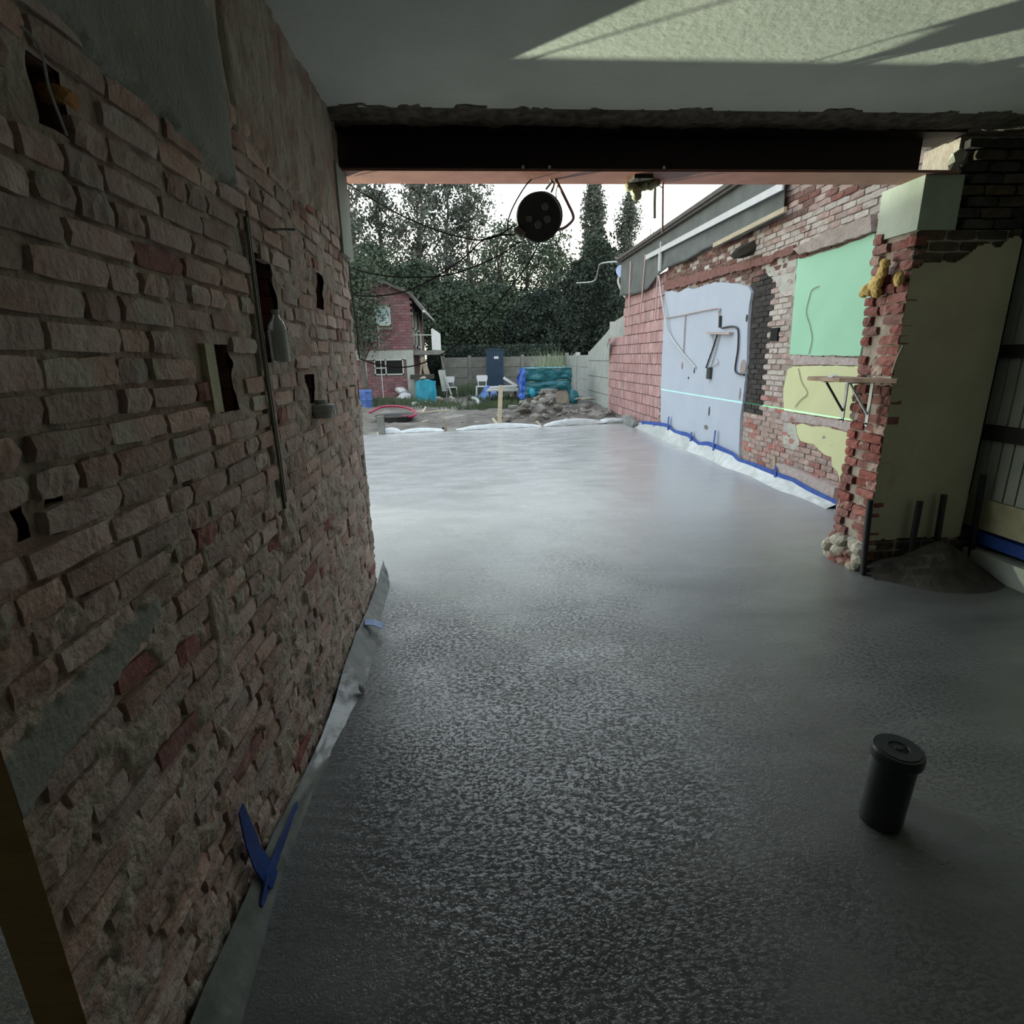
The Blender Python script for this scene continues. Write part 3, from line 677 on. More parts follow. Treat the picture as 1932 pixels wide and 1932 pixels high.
# shelf on the pier
sh = empty('wall_shelf', (2.6, 3.7, 1.3)); tag(sh, 'rough wooden board on two white steel brackets fixed to the brick pier', 'shelf')
A = [onz(u, v, 1.318) for (u, v) in ()]
top = [(2.38,3.50),(2.30,3.98),(2.40,4.12),(2.66,4.06),(2.695,3.80),(2.70,3.48),(2.72,3.20),(2.60,3.22)]
top = [(2.47,3.66),(2.44,3.98),(2.50,4.06),(2.69,4.02),(2.69,3.48),(2.71,3.43),(2.66,3.38)]
n = len(top); vs = [(x, y, 1.302) for x, y in top] + [(x, y, 1.328) for x, y in top]
MB().add(vs, [tuple(range(n))[::-1], tuple(range(n, 2*n))] + [(k, (k+1)%n, n+(k+1)%n, n+k) for k in range(n)]).build('board', m_board, sh)
for y in (3.84, 3.585):
    b = MB(); b.bar((2.655, y, 1.30), (2.655, y, 1.02), .028, .008, up=(1,0,0)); b.lathe((2.651, y, 1.02), [(.014,0),(.014,.008)], 12, (1,0,0))
    b.bar((2.66, y, 1.298), (2.47, y, 1.298), .028, .008)
    br = b.build('bracket', m_white, sh)
    MB().bar((2.50, y, 1.292), (2.648, y, 1.09), .012, .012).build('strut', m_metal if y < 3.7 else m_dark, br)
q = MB(); q.chunk((2.55, 3.86, 1.335), (.10,.07,.014), 4, 1); tag(q.build('crumpled_film', m_film), 'scrap of clear film lying on the wooden shelf', 'film')
tag(MB().tube(spline([(2.69, 3.47, 1.36), (2.70, 3.46, 1.45), (2.73, 3.465, 1.53)]), .007, 6).build('loose_strap', m_woodg), 'pale strap sticking up beside the shelf on the pier edge', 'strap')

# ------------------------------------------------------------------ cable reel hanging from the beam
rl = empty('cable_reel', (.43, 3.60, 2.30)); tag(rl, 'black cable reel with bent tube frame hanging under the beam', 'cable reel')
ax = Vector((-.25, -.92, -.28)).normalized(); C0 = Vector((.435, 3.62, 2.305)); PY = 3.60
MB().lathe(C0 + ax * .055, [(.070,-.012),(.128,-.010),(.134,-.004),(.134,.004),(.126,.010),(.070,.012),(.03,.014)], 36, ax).build('flange', m_dark, rl, smooth=False)
MB().lathe(C0 - ax * .055, [(.05,-.01),(.126,-.008),(.132,0),(.126,.008),(.05,.01)], 36, ax).build('flange', m_dark, rl)
q = MB(); aa = ax.cross(Vector((0,0,1))).normalized(); bb = ax.cross(aa)
pts = [C0 + ax * (-.045 + .09 * (k % 60) / 60) + (aa * math.cos(k * .42) + bb * math.sin(k * .42)) * (.098 + .006 * (k // 60)) for k in range(240)]
q.tube(pts, .006, 6); q.build('wound_cable', m_black, rl)
m_dim = mat('dull_grey_plastic', (.14,.14,.13), None, 5, .5)
for (du, dv) in ((0, .035), (-.055, .01), (-.045, -.055)):
    c = C0 + ax * .068 + aa * du + bb * dv; MB().lathe(c, [(.021,0),(.021,.006),(.016,.009)], 18, ax).build('socket_outlet', m_dim, rl)
c = C0 + ax * .07 + aa * .05 - bb * .0; MB().bar(c, c + ax * .02, .034, .03).build('plug', m_dim, rl)
def P(u, v, y=PY): return ony(u, v, y)
MB().tube(spline([P(1046,335), P(1054,349), P(1072,385), P(1081,405), P(1080,416), P(1066,429), P(1054,433), P(1040,434)], 6), .0085, 10).build('tube_frame', m_pink, rl)
MB().tube(spline([P(1003,338), P(992,350), P(975,377), P(962,405), P(957,430), P(961,445), P(971,456), P(980,459)], 6), .004, 8).build('hanging_cord', m_black, rl)
MB().tube(spline([P(1030,357), P(1040,345), P(1043,342), P(1045,350), P(1040,363)], 5), .006, 8).build('hook', m_greypipe, rl)
MB().tube(spline([P(1037,322), P(1038,335), P(1041,345)], 5), .005, 8).build('tie_wire', m_black, rl)
MB().tube(spline([P(1012,320), P(1003,338)], 5), .003, 6).build('tie_wire', m_black, rl)
q = MB(); c = P(980, 440); q.lathe(c, [(.0,-.03),(.028,-.03),(.028,.03),(.018,.032)], 14, (-.7, .2, .6)); q.build('plug_body', m_dim, rl)
MB().tube(spline([P(1052,349), P(1049,365), P(1050,376)]), .003, 6).build('tie_wire', m_greypipe, rl)

# hanging cables
def cable(pts, label, r=.0045, mt=m_black, y=PY, name='hanging_cable', cat='cable', group=None):
    P_ = [ony(*p, y) if len(p) == 2 else ony(*p) for p in pts]
    return tag(MB().tube(spline(P_, 8), r, 6).build(name, mt), label, cat, group)
cable([(653,345),(700,375),(760,408),(830,437),(880,450),(905,453),(935,447),(958,433),(972,425)], 'uppermost black cable sagging from the wall head to the reel')
cable([(661,505),(690,514),(740,522),(800,523),(850,518),(900,501),(945,480),(975,460),(985,456)], 'second black cable sagging shallowly from the wall corner to the reel')
cable([(668,557),(700,559),(735,556),(770,548),(810,530),(850,505),(885,478),(907,456),(935,445),(972,443)], 'third black cable looping low past the brick house to the reel')
cable([(679,677),(710,687),(755,693),(795,686),(840,665),(880,636),(925,588),(965,540),(1000,492),(1018,455)], 'lowest black cable dropping to the foot of the wall corner')
cable([(643,345,3.54),(650,420,3.545),(660,520,3.55),(667,580,3.56),(674,630,3.56),(675,655,3.57),(679,677,3.6)], 'black cable running down the end of the brick wall', .005)

# foam lump and rods under the beam
q = MB()
for (u, v, s) in ((1187,352,.028),(1195,350,.032),(1200,362,.034),(1201,370,.028),(1214,349,.034),(1226,350,.030),(1234,346,.026),(1240,344,.02)):
    p = ony(u, v, 3.62); q.chunk((p.x, 3.62, min(p.z, 2.485)), (s*2, s*2, s*2), u, 2, .12)
tag(q.build('foam_lump', m_foamdull), 'lump of dull yellow foam stuck under the steel beam', 'foam')
q = MB(); p = ony(1218, 333, 3.45); q.box((p.x - .05, 3.50, 2.478), (p.x + .06, 3.66, 2.498)); tag(q.build('packing_block', m_soil), 'dark packing block between foam lump and beam', 'block')
cable([(1251,330),(1250,440)], 'thin reddish rod hanging from the beam right of the foam lump', .006, m_pink, 3.66, 'threaded_rod', 'rod')
cable([(1236,345),(1235,380),(1235,412)], 'short grey rod dangling beside the foam lump', .009, m_greypipe, 3.66, 'short_rod', 'rod')
cable([(1220,360),(1212,385),(1199,415)], 'thin grey string trailing from the foam lump', .0016, m_greypipe, 3.66, 'loose_string', 'string')
cable([(1244,350),(1250,355),(1252,358)], 'small bent wire by the hanging rod', .003, m_greypipe, 3.66, 'bent_wire', 'wire')

# ------------------------------------------------------------------ outdoor right wall
XR = 3.60
wo_ = MB(); wo_.box((3.66, 3.84, -.2), (3.95, 6.80, 4.4)); wo_.box((3.66, 6.80, -.2), (3.95, 10.66, 3.30)); 
wall_out = wo_.build('wall_outer_right', m_mort2); struct(wall_out, 'long old brick wall outside at right, with plaster patches and felt', 'wall')
def mfn(u, v): return 3.632 + (fbm(u*12, v*14, 6)-.5)*.018 + 0*u, u + 0*v, v + 0*u
o = sheet('mortar', np.linspace(3.85, 10.66, 300), np.linspace(-.05, 3.75, 140), mfn, [m_mort2, m_soot], wall_out, matfn=lambda y, z: ((np.abs(y - 7.03 - .12*np.sin(z)) < .30) & (z > .75) & (z < 2.5)).astype(int)); o['kind'] = 'stuff'
def poly_plate(name, pts, x, th, mt, parent=None, wob=.0):
    """pts: (y,z) outline; plate front face toward -x at x, thickness th"""
    P0 = []
    for i in range(len(pts)):
        a = Vector((0, *pts[i])); b = Vector((0, *pts[(i+1) % len(pts)])); k = max(1, int((b - a).length / .06)) if wob else 1
        for j in range(k):
            p = a.lerp(b, j / k)
            if wob and j: p += Vector((0, rg.uniform(-wob, wob), rg.uniform(-wob, wob)))
            P0.append(p)
    n = len(P0); vs = [(x, p.y, p.z) for p in P0] + [(x + th, p.y, p.z) for p in P0]
    return MB().add(vs, [tuple(range(n)), tuple(range(n, 2*n))[::-1]] + [(k, (k+1)%n, n+(k+1)%n, n+k) for k in range(n)]).build(name, mt, parent)
def YZ(pts, x=XR): return [(lambda q: (q.y, q.z))(onx(u, v, x)) for u, v in pts]
white_pts = YZ([(1255,550),(1268,548),(1280,552),(1296,543),(1310,545),(1330,538),(1350,532),(1372,533),(1395,536),(1412,541),(1418,552),(1414,575),(1411,620),(1409,690),(1403,745),(1397,790),(1394,866),(1380,862),(1340,845),(1247,812),(1247,730)])
wp = poly_plate('plaster_panel', white_pts, XR - .005, .05, m_whitewall, wall_out, .006); wp['label'] = 'large pale blue-white plaster panel'
g = poly_plate('plaster_panel', YZ([(1503,487),(1515,488),(1545,477),(1580,468),(1610,455),(1648,440),(1646,520),(1635,600),(1620,672),(1560,671),(1488,669),(1489,655),(1497,560)]), XR + .01, .04, m_green, wall_out, .006); g['label'] = 'mint green plaster panel'
g = poly_plate('plaster_panel', YZ([(1484,697),(1495,691),(1560,690),(1630,692),(1606,793),(1560,788),(1477,775),(1476,735)]), XR + .012, .04, m_yellow, wall_out, .005); g['label'] = 'upper yellow plaster panel'
g = poly_plate('plaster_panel', YZ([(1500,802),(1512,799),(1530,805),(1560,806),(1600,818),(1598,850),(1583,909),(1578,890),(1568,880),(1566,862),(1552,857),(1540,846),(1533,838),(1520,836),(1508,832),(1502,818)]), XR + .012, .04, m_yellow, wall_out, .005); g['label'] = 'torn lower yellow plaster patch'
g = poly_plate('plaster_panel', YZ([(1488,672),(1560,674),(1628,676),(1625,690),(1560,688),(1490,689)]), XR + .014, .04, m_strip, wall_out, .004)
g = poly_plate('plaster_panel', YZ([(1474,776),(1560,790),(1606,796),(1600,815),(1560,803),(1500,797),(1472,792)]), XR + .014, .04, m_strip, wall_out, .006)
g = poly_plate('plaster_panel', YZ([(1476,798),(1498,800),(1503,825),(1507,836),(1495,850),(1478,845),(1474,830)]), XR + .014, .04, m_plwhite, wall_out, .008)
g = poly_plate('plaster_panel', YZ([(1465,872),(1500,884),(1580,920),(1577,950),(1500,912),(1467,893)]), XR - .03, .07, m_strip, wall_out, .004)
g = poly_plate('plaster_panel', YZ([(1440,500),(1460,490),(1490,478),(1500,490),(1495,560),(1470,555),(1460,530),(1445,520)]), XR + .02, .04, m_plwhite, wall_out, .012)
# ragged dark lintel ledge above the green panel, timber plate stub
g = poly_plate('plaster_ledge', YZ([(1500,470),(1560,440),(1648,405),(1650,436),(1610,450),(1560,466),(1512,480)]), XR - .03, .08, m_mort2, wall_out, .012)
g = poly_plate('plaster_ledge', YZ([(1255,548),(1300,538),(1360,520),(1440,500),(1500,475),(1500,462),(1440,486),(1360,505),(1255,530)]), XR - .02, .07, m_bred, wall_out, .014)
cells = []; z = .06; row = 0
tri = [(wp, 0)]
whitepoly = white_pts
def inpoly(y, z, poly):
    c = False; n = len(poly); j = n - 1
    for i in range(n):
        yi, zi = poly[i]; yj, zj = poly[j]
        if (zi > z) != (zj > z) and y < (yj - yi) * (z - zi) / (zj - zi) + yi: c = not c
        j = i
    return c
polys = [white_pts, YZ([(1503,487),(1648,440),(1620,672),(1488,669)]), YZ([(1484,693),(1630,692),(1606,793),(1477,775)])]
while z < 3.72:
    y = 3.88 + (.1 if row % 2 else 0)
    while y < 10.6:
        cy = y + .095; cz = z + .0255
        top = 3.70 if cy < 6.78 else 2.98
        if cz < top and not any(inpoly(yy, cz, p) for p in polys for yy in (y + .02, cy, y + .17)) and cy > 4.7:
            sh_ = .0
            yc = 7.08 - .0 * cz; soot = abs(cy - (7.03 + .12 * math.sin(cz))) < .30 and cz > .75 and cz < 2.45
            if cy > 7.25 and cz < 2.7 and cy < 7.5: key = 'r'
            elif soot: key = 's'; sh_ = .0
            elif cz > 2.62 and cz < 2.95 and cy < 7.6: key = 'w' if rg.random() < .75 else 'p'
            elif cz > 2.95 and cz < 3.2: key = 'r' if rg.random() < .6 else 'p'
            elif cz > 3.2: key = 'p' if rg.random() < .8 else 'd'
            elif cz > 2.45: key = 'r' if rg.random() < .8 else 'w'
            elif cz > 1.0: key = 'w' if rg.random() < .6 else 'p'
            else: key = 'p' if rg.random() < .75 else 'd'
            if cy < 4.9: key = 'p'
            cells.append((Vector((3.618 + sh_ + rg.uniform(-.006, .006), cy, cz)), .188, .051, key, rg.uniform(-.012, .012)))
        y += .20
    z += .0625; row += 1
lay(wall_out, cells, -math.pi / 2, {'p': m_bout, 'w': m_bwash, 'r': m_bred, 's': m_soot, 'd': m_brickred}, .03, .0035)
q = MB(); p = onx(1462, 632, XR + .015); q.box((XR + .0, p.y - .08, p.z - .07), (XR + .03, p.y + .08, p.z + .08)); q.build('soot_hole', m_void, wall_out)
q = MB(); p = onx(1412, 470, XR - .05); q.chunk(p, (.12, .42, .17), 4, 2, .2); tag(q.build('felt_bundle', m_soil), 'dark lump of felt tucked under the roofing felt edge', 'felt')

# red clay block wing
bw = MB(); bw.box((3.655, 10.66, -.15), (3.95, 13.6, 2.95)); bw.box((3.655, 13.6, -.15), (3.95, 14.92, 1.90))
wing = bw.build('wall_block_wing', m_blockj); struct(wing, 'red hollow clay block wall beyond the white panel', 'wall')
cells = []; z = .08; row = 0
while z < 2.85:
    y = 10.70 + (.16 if row % 2 else 0) - .16; y = max(y, 10.67)
    while y < 14.9:
        w = rg.choice((.30, .22, .15, .15)); ymax = 13.6 if z > 1.75 else 14.92
        if y + .1 > ymax: break
        e_ = min(y + w, ymax); top = 2.84 if z < 2.7 else 2.84
        cells.append((Vector((3.62 + rg.uniform(-.004, .004), (y + e_) / 2, z + .10)), e_ - y - .012, .196, 'k', 0)); y = e_
    z += .208; row += 1
lay(wing, cells, -math.pi / 2, {'k': m_block}, .04, .002, name='clay_block')
MB().box((3.60, 10.7, -.2), (3.96, 14.95, .06)).build('footing', m_concrete, wing)

# roofing felt, roof edge
bot = [(1176,558),(1195,556),(1212,552),(1225,545),(1233,536),(1245,521),(1256,510),(1264,504),(1298,492),(1341,467),(1398,450),(1440,428),(1486,400)]
botp = [onx(u, v, 3.57) for u, v in bot]; by = np.array([p.y for p in botp])[::-1]; bz = np.array([p.z for p in botp])[::-1]
def mem(u, v):
    zb = np.interp(u, by, bz); zt = 3.62 + 0 * u
    fold = (fbm(u * 1.6 + v * 1.5, v * 1.2, 3) - .5) * .10 * v + (fbm(u * 5, v * 2, 13) - .5) * .03 * v
    return 3.56 + fold - .02 * v + 0*u, u + 0*v, zt * (1 - v) + zb * v
me_ = sheet('roofing_felt', np.linspace(6.66, 13.72, 160), np.linspace(0, 1, 16), mem, m_memb)
tag(me_, 'charcoal roofing felt draped over the wall head above the white panel', 'roofing felt')
sm = me_.modifiers.new('t', 'SOLIDIFY'); sm.thickness = .006
rf = MB(); rf.box((3.50, 5.9, 3.60), (4.1, 13.85, 3.66)); rf.box((3.47, 5.9, 3.64), (3.53, 13.9, 3.70)); 
o = rf.build('roof_edge', m_roofed); tag(o, 'dark flat roof edge above the roofing felt', 'roof edge')
def wallbar(pts, w, h, x, mt, name, label, cat):
    a, b = [onx(u, v, x) for u, v in pts]; return tag(MB().bar(a, b, w, h, up=(1,0,0)).build(name, mt), label, cat)
wallbar([(1219,486),(1478,350)], .085, .02, 3.50, m_white, 'white_batten', 'long white strip nailed along the roofing felt', 'batten')
wallbar([(1347,463),(1482,395)], .055, .035, 3.50, m_wood, 'timber_batten', 'pale timber batten along the lower edge of the roofing felt', 'batten')
for i, (pts, lb) in enumerate(((((1190,493),(1185,620)), 'leftmost pinkish rod standing against the clay blocks'), (((1218,480),(1207,612)), 'middle pinkish rod standing against the clay blocks'),
                        (((1241,520),(1236,605)), 'short pinkish rod beside the grey downpipe'))):
    tag(MB().tube([onx(u, v, 3.52) for u, v in pts], .014, 8).build('steel_rod', m_pink), lb, 'rod')
tag(MB().tube([onx(1247,456,3.5), onx(1246,480,3.5)], .02, 8).tube([onx(1246,478,3.5), onx(1245,512,3.5)], .038, 10).build('downpipe', m_greypipe), 'grey downpipe end on the roofing felt', 'pipe')
tag(MB().tube(spline([onx(1243,520,3.53), onx(1248,560,3.53), onx(1256,605,3.53), onx(1264,632,3.56), onx(1285,662,3.57), onx(1300,680,3.57), onx(1312,694,3.57)]), .016, 8).build('waste_pipe', m_greypipe), 'pale pipe running down from the felt across the white panel', 'pipe')
# fittings on the white panel
def wl_(pts, r, mt, name, label, cat, x=3.575): return tag(MB().tube(spline([onx(u, v, x) for u, v in pts], 6), r, 6).build(name, mt), label, cat)
wl_([(1257,600),(1290,594),(1352,582),(1356,590),(1357,600)], .011, m_strip, 'conduit', 'horizontal grey conduit across the top of the white panel', 'conduit')
wl_([(1293,594),(1291,630),(1289,668)], .011, m_strip, 'conduit', 'vertical grey conduit dropping from the horizontal one on the white panel', 'conduit')
wl_([(1359,596),(1358,618)], .02, m_black, 'black_tube', 'short black tube above the grey board on the white panel', 'tube')
wl_([(1353,632),(1344,660),(1332,694)], .012, m_black, 'black_cable', 'straight black cable slanting under the grey board', 'cable')
wl_([(1357,632),(1350,660),(1340,695)], .010, m_greypipe, 'grey_cable', 'grey cable slanting beside the black one on the white panel', 'cable')
wl_([(1343,632),(1346,650),(1343,664)], .007, m_greypipe, 'grey_cable', 'short grey cable hanging left under the board', 'cable')
wl_([(1350,676),(1354,685),(1344,690)], .007, m_greypipe, 'grey_cable', 'curled grey cable end near the black box', 'cable')
wl_([(1362,619),(1378,616),(1389,618),(1393,628),(1392,660),(1387,695),(1391,704),(1404,707)], .013, m_black, 'black_cable', 'looping black cable at the right of the white panel', 'cable')
a = onx(1336, 628, 3.565); b = onx(1380, 629, 3.565)
tag(MB().bar(a, b, .03, .075, up=(1,0,0)).build('grey_board', m_strip), 'short grey board fixed level on the white panel', 'board')
a = onx(1338, 704, 3.57); tag(MB().box((3.55, a.y-.055, a.z-.085), (3.595, a.y+.055, a.z+.085)).build('junction_box', m_dark), 'black junction box on the white panel below the cables', 'box')
for (u, v, ry, rz, mt, nm, lb) in ((1402,693,.08,.10,m_strip,'round_patch','round grey patch at the right edge of the white panel'), (1332,806,.07,.035,m_concrete,'plaster_hole','grey hole low in the white panel'),
                            (1338,776,.02,.07,m_dark,'slot','dark slot low in the white panel'), (1396,743,.02,.08,m_strip,'slot','grey slot near the right edge of the white panel'),
                            (1409,600,.025,.045,m_dark,'round_hole','dark round hole at the upper right of the white panel'), (1287,690,.04,.06,m_strip,'plaster_scar','grey scar below the vertical conduit'),
                            (1310,700,.02,.04,m_dark,'socket_hole','small dark hole left of the black junction box'), (1299,713,.02,.02,m_dark,'socket_hole','smallest dark hole low left on the white panel')):
    p = onx(u, v, 3.592); tag(MB().lathe((3.588, p.y, p.z), [(1,0),(1,.008)], 14, (1,0,0)).build('tmp', mt), lb, 'hole' if 'patch' not in nm else 'patch')
    o = bpy.context.scene.objects[-1] if False else None
# (rename and size the discs just made)
for o in [o for o in COL.objects if o.name.startswith('tmp')]:
    lb = o['label']
    for (nm, key, ry, rz) in (('round_patch','round grey patch',.08,.10),('plaster_hole','grey hole low',.07,.035),('wall_slot','dark slot',.02,.07),('wall_slot','grey slot',.02,.08),('round_hole','dark round hole',.025,.045),('plaster_scar','grey scar',.04,.06),('socket_hole','small dark hole',.02,.04),('socket_hole','smallest dark hole',.02,.02)):
        if lb.startswith(key): o.name = nm; o.scale = (1, ry, rz)
wl_([(1545,540),(1532,547),(1526,565),(1521,590),(1528,615),(1532,640),(1526,668)], .004, m_woodg, 'thin_cable', 'thin curved cable on the mint green panel', 'cable', 3.60)
wl_([(1506,695),(1512,720),(1523,742),(1510,755),(1500,768)], .004, m_woodg, 'thin_cable', 'thin kinked cable on the upper yellow panel', 'cable', 3.602)

# membrane upturn and blue tape along the outdoor wall foot
tops = [(1195,800),(1212,797),(1242,800),(1262,804),(1275,815),(1300,821),(1320,838),(1340,838),(1385,858),(1395,868),(1430,880),(1465,895),(1500,908),(1530,925),(1572,946),(1582,950)]
Tp = [onx(u, v, 3.575) for u, v in tops]
Lp = [((3.570, p.y, max(p.z, .05)), (3.44 + .04 * math.sin(p.y * 5), p.y, -.006)) for p in Tp]
upturn('plastic_membrane', Lp, m_film, 'whitish plastic membrane turned up along the foot of the outdoor wall', 'membrane')
tp = [Vector((3.555, p.y, max(p.z, .05) - .01)) for p in Tp[1:]]
ribbon('blue_tape', spline(tp, 3), .095, m_tape, 'long wavy blue tape along the foot of the outdoor wall', sgn=-1)
for i, (u0, v0, u1, v1, lb) in enumerate(((1213,797,1211,816,'leftmost vertical blue tape tab, below the clay blocks'), (1235,800,1233,812,'second vertical blue tape tab from the left on the membrane'), (1262,786,1259,818,'third vertical blue tape tab, at the left of the white panel'), (1305,815,1302,838,'fourth vertical blue tape tab under the white panel'),
                               (1350,812,1345,852,'tallest vertical blue tape tab under the white panel'), (1361,855,1356,880,'vertical blue tape tab beside the end of the white panel'), (1463,880,1461,918,'vertical blue tape tab where the brick wall meets the ledge'))):
    a = onx(u0, v0, 3.55); b = onx(u1, v1, 3.53); b.z = max(b.z, .01)
    ribbon('blue_tape', [a, a.lerp(b, .5), b], .06 if i < 4 else .045, m_tape, lb, sgn=-1)
a = onx(1463, 862, 3.57); b = onx(1462, 885, 3.57); tag(MB().bar(a, b, .03, .03).build('wooden_peg', m_wood), 'pale wooden peg behind the blue tape at the brick wall foot', 'peg')

# ------------------------------------------------------------------ membrane, stakes at the back edge of the slab
def fold(name, x0, x1, h, label, seed, dy=0):
    def fn(u, v):
        y = backedge(u) + .02 + v * .22 + dy; env = np.sin(np.clip((u - x0) / (x1 - x0), 0, 1) * math.pi) ** .6
        z = .01 + h * env * np.sin(v * math.pi) ** .7 + (fbm(u * 4, v * 3, seed) - .5) * .03
        return u + 0*v, y, z
    return tag(sheet(name, np.linspace(x0, x1, 60), np.linspace(0, 1, 10), fn, m_film), label, 'membrane')
fold('membrane_fold', -2.05, -1.55, .10, 'crumpled white membrane at the left corner of the slab', 2)
fold('membrane_fold', -1.6, -.65, .07, 'low white membrane fold along the back edge, left part', 3)
fold('membrane_fold', -.4, 1.5, .09, 'long white membrane fold below the rubble heap', 4)
fold('membrane_fold', 1.55, 3.0, .13, 'raised white membrane fold at the right end of the back edge', 5)
q = MB().chunk((3.22, 12.72, .02), (.75,.3,.20), 8, 2, .14, Matrix.Identity(3)); tag(q.build('white_sack', m_film), 'whitish folded sack at the back right corner of the slab', 'sack')
q = MB().chunk((3.47, 12.25, .05), (.20,1.2,.34), 9, 2, .16, Matrix.Identity(3)); tag(q.build('membrane_bundle', m_filmdk), 'grey bundle of membrane by the clay block footing', 'membrane')
def post(u, vt, vb, y, w, mt, name, label, cat='post', lean=0):
    a = ony(u, vb, y); b = ony(u + lean, vt, y); a.z = min(a.z, gz(a.x, a.y) - .03)
    return tag(MB().bar(a, b, w, w).build(name, mt), label, cat)
post(722, 785, 824, 11.75, .13, m_concrete, 'concrete_post', 'grey concrete post at the left back corner of the slab', lean=-5)
post(941, 727, 802, 12.45, .09, m_wood, 'wooden_stake', 'tall pale wooden stake in front of the rubble heap', 'stake', lean=4)
post(841, 793, 812, 12.3, .05, m_woodg, 'short_stake', 'short dark stake behind the slab edge, the farther of two', 'stake')
post(836, 806, 815, 12.15, .055, m_soil, 'short_stake', 'short dark stake at the slab edge, the nearer of two', 'stake')
a = ony(930, 790, 12.9); b = ony(943, 808, 12.4); tag(MB().bar(a, b, .05, .03).build('timber_offcut', m_wood), 'short pale timber offcut leaning by the wooden stake', 'timber')
a = ony(1012, 795, 12.9); b = ony(1022, 806, 12.5); tag(MB().bar(a, b, .06, .03).build('timber_offcut', m_woodg), 'short timber offcut below the rubble heap', 'timber')

# ------------------------------------------------------------------ yard
def at(u, v, y, dz=0):
    p = ony(u, v, y); return Vector((p.x, y, gz(p.x, y) + dz))
# rubble heap
rgr = random.Random(77)
def heapz(x, y): return .70 * math.exp(-((x - 1.75) / .75) ** 2 - ((y - 14.5) / .8) ** 2)
soilh = sheet('soil_mound', np.linspace(-.3, 3.58, 80), np.linspace(13.1, 16.3, 60), lambda u, v: (u + 0*v, v + 0*u, groundz(u, v) - .05 + .46 * np.exp(-((u-1.8)/.95)**2 - ((v-14.6)/.85)**2) + .25 * np.exp(-((u-3.2)/.5)**2 - ((v-14.6)/.7)**2) + (fbm(u*5, v*5, 6)-.5)*.08), m_dirt)
tag(soilh, 'dark soil mound under the broken concrete heap', 'soil mound', kind='stuff')
def mz(x, y): return gz(x, y) - .05 + .46 * math.exp(-((x-1.8)/.95)**2 - ((y-14.6)/.85)**2) + .25 * math.exp(-((x-3.2)/.5)**2 - ((y-14.6)/.7)**2)
special = [((990,775),14.0,(.50,.10,.50),'large tilted concrete slab leaning in the front of the heap',.5), ((1040,750),14.5,(.42,.3,.28),'pale angular concrete block near the top of the heap',.2), ((1035,738),14.8,(.62,.4,.20),'broad concrete piece crowning the heap',0),
           ((1105,752),14.6,(.75,.5,.10),'wide flat concrete slab on the right flank of the heap',0), ((992,765),14.2,(.34,.22,.26),'upright wedge of concrete left of the heap centre',.3), ((1010,790),13.4,(.40,.3,.34),'dark rounded concrete lump at the front foot of the heap',0),
           ((968,768),14.0,(.34,.3,.16),'flat oval concrete piece on the left flank of the heap',0), ((958,790),13.4,(.36,.3,.24),'pale rough lump beside the wooden stake',0)]
for i, ((u, v), y, s, lb, tl) in enumerate(special):
    p = ony(u, v, y)
    q = MB().chunk((0,0,0), s, 300 + i, 1, .16, Matrix.Rotation(tl * 2.2, 3, 'X') @ Matrix.Rotation(tl, 3, 'Y'), flat=True)
    o = q.build('concrete_chunk', m_rubble, origin=(0,0,0)); o.location = p; tag(o, lb, 'rubble')
vari = []
for k in range(8):
    o = MB().chunk((0,0,0), (1, .8, .6), 900 + k, 1, .2, Matrix.Identity(3), flat=True).build('concrete_chunk', m_rubble, origin=(0,0,0)); vari.append(o)
zones = [('left flank', 'rough grey chunk on the left flank of the concrete heap'), ('crown', 'grey-brown chunk near the crown of the concrete heap'),
         ('foot', 'broken chunk at the front foot of the concrete heap'), ('right', 'broken chunk in the low right-hand part of the concrete heap')]
for k in range(78):
    if k < 56: x = rgr.gauss(1.65, .62); y = rgr.gauss(14.3, .45)
    else: x = rgr.gauss(2.9, .4); y = rgr.gauss(14.5, .4)
    x = min(max(x, .1), 3.45); y = min(max(y, 13.2), 15.3)
    s = rgr.uniform(.14, .36); up = rgr.random() < .5
    z = mz(x, y) + s * .02 + (heapz(x, y) * .35 if up and heapz(x, y) > .35 else 0)
    src = vari[k % 8]; o = src if k < 8 else src.copy()
    if k >= 8: COL.objects.link(o)
    o.location = (x, y, z - (.07 if k == 55 - 8 else 0)); o.scale = (s, s, s * .9); o.rotation_euler = (rgr.uniform(-.5, .5), rgr.uniform(-.5, .5), rgr.uniform(0, 6))
    zn = 3 if x > 2.5 else (1 if z > mz(x, y) + .15 else (2 if y < 14.1 else (0 if x < 1.6 else 1)))
    tag(o, zones[zn][1], 'rubble', 'heap chunks, ' + zones[zn][0])
# small debris lying on the dirt
for k in range(30):
    x = rgr.uniform(-2.6, .6); y = rgr.uniform(13.2, 19); s = rgr.uniform(.05, .13)
    o = vari[k % 8].copy(); COL.objects.link(o); o.location = (x, y, gz(x, y) + s * .12); o.scale = (s, s, s * .6); o.rotation_euler = (0, 0, rgr.uniform(0, 6))
    tag(o, 'small stone scattered on the bare dirt behind the slab', 'stone', 'stones scattered on the dirt')

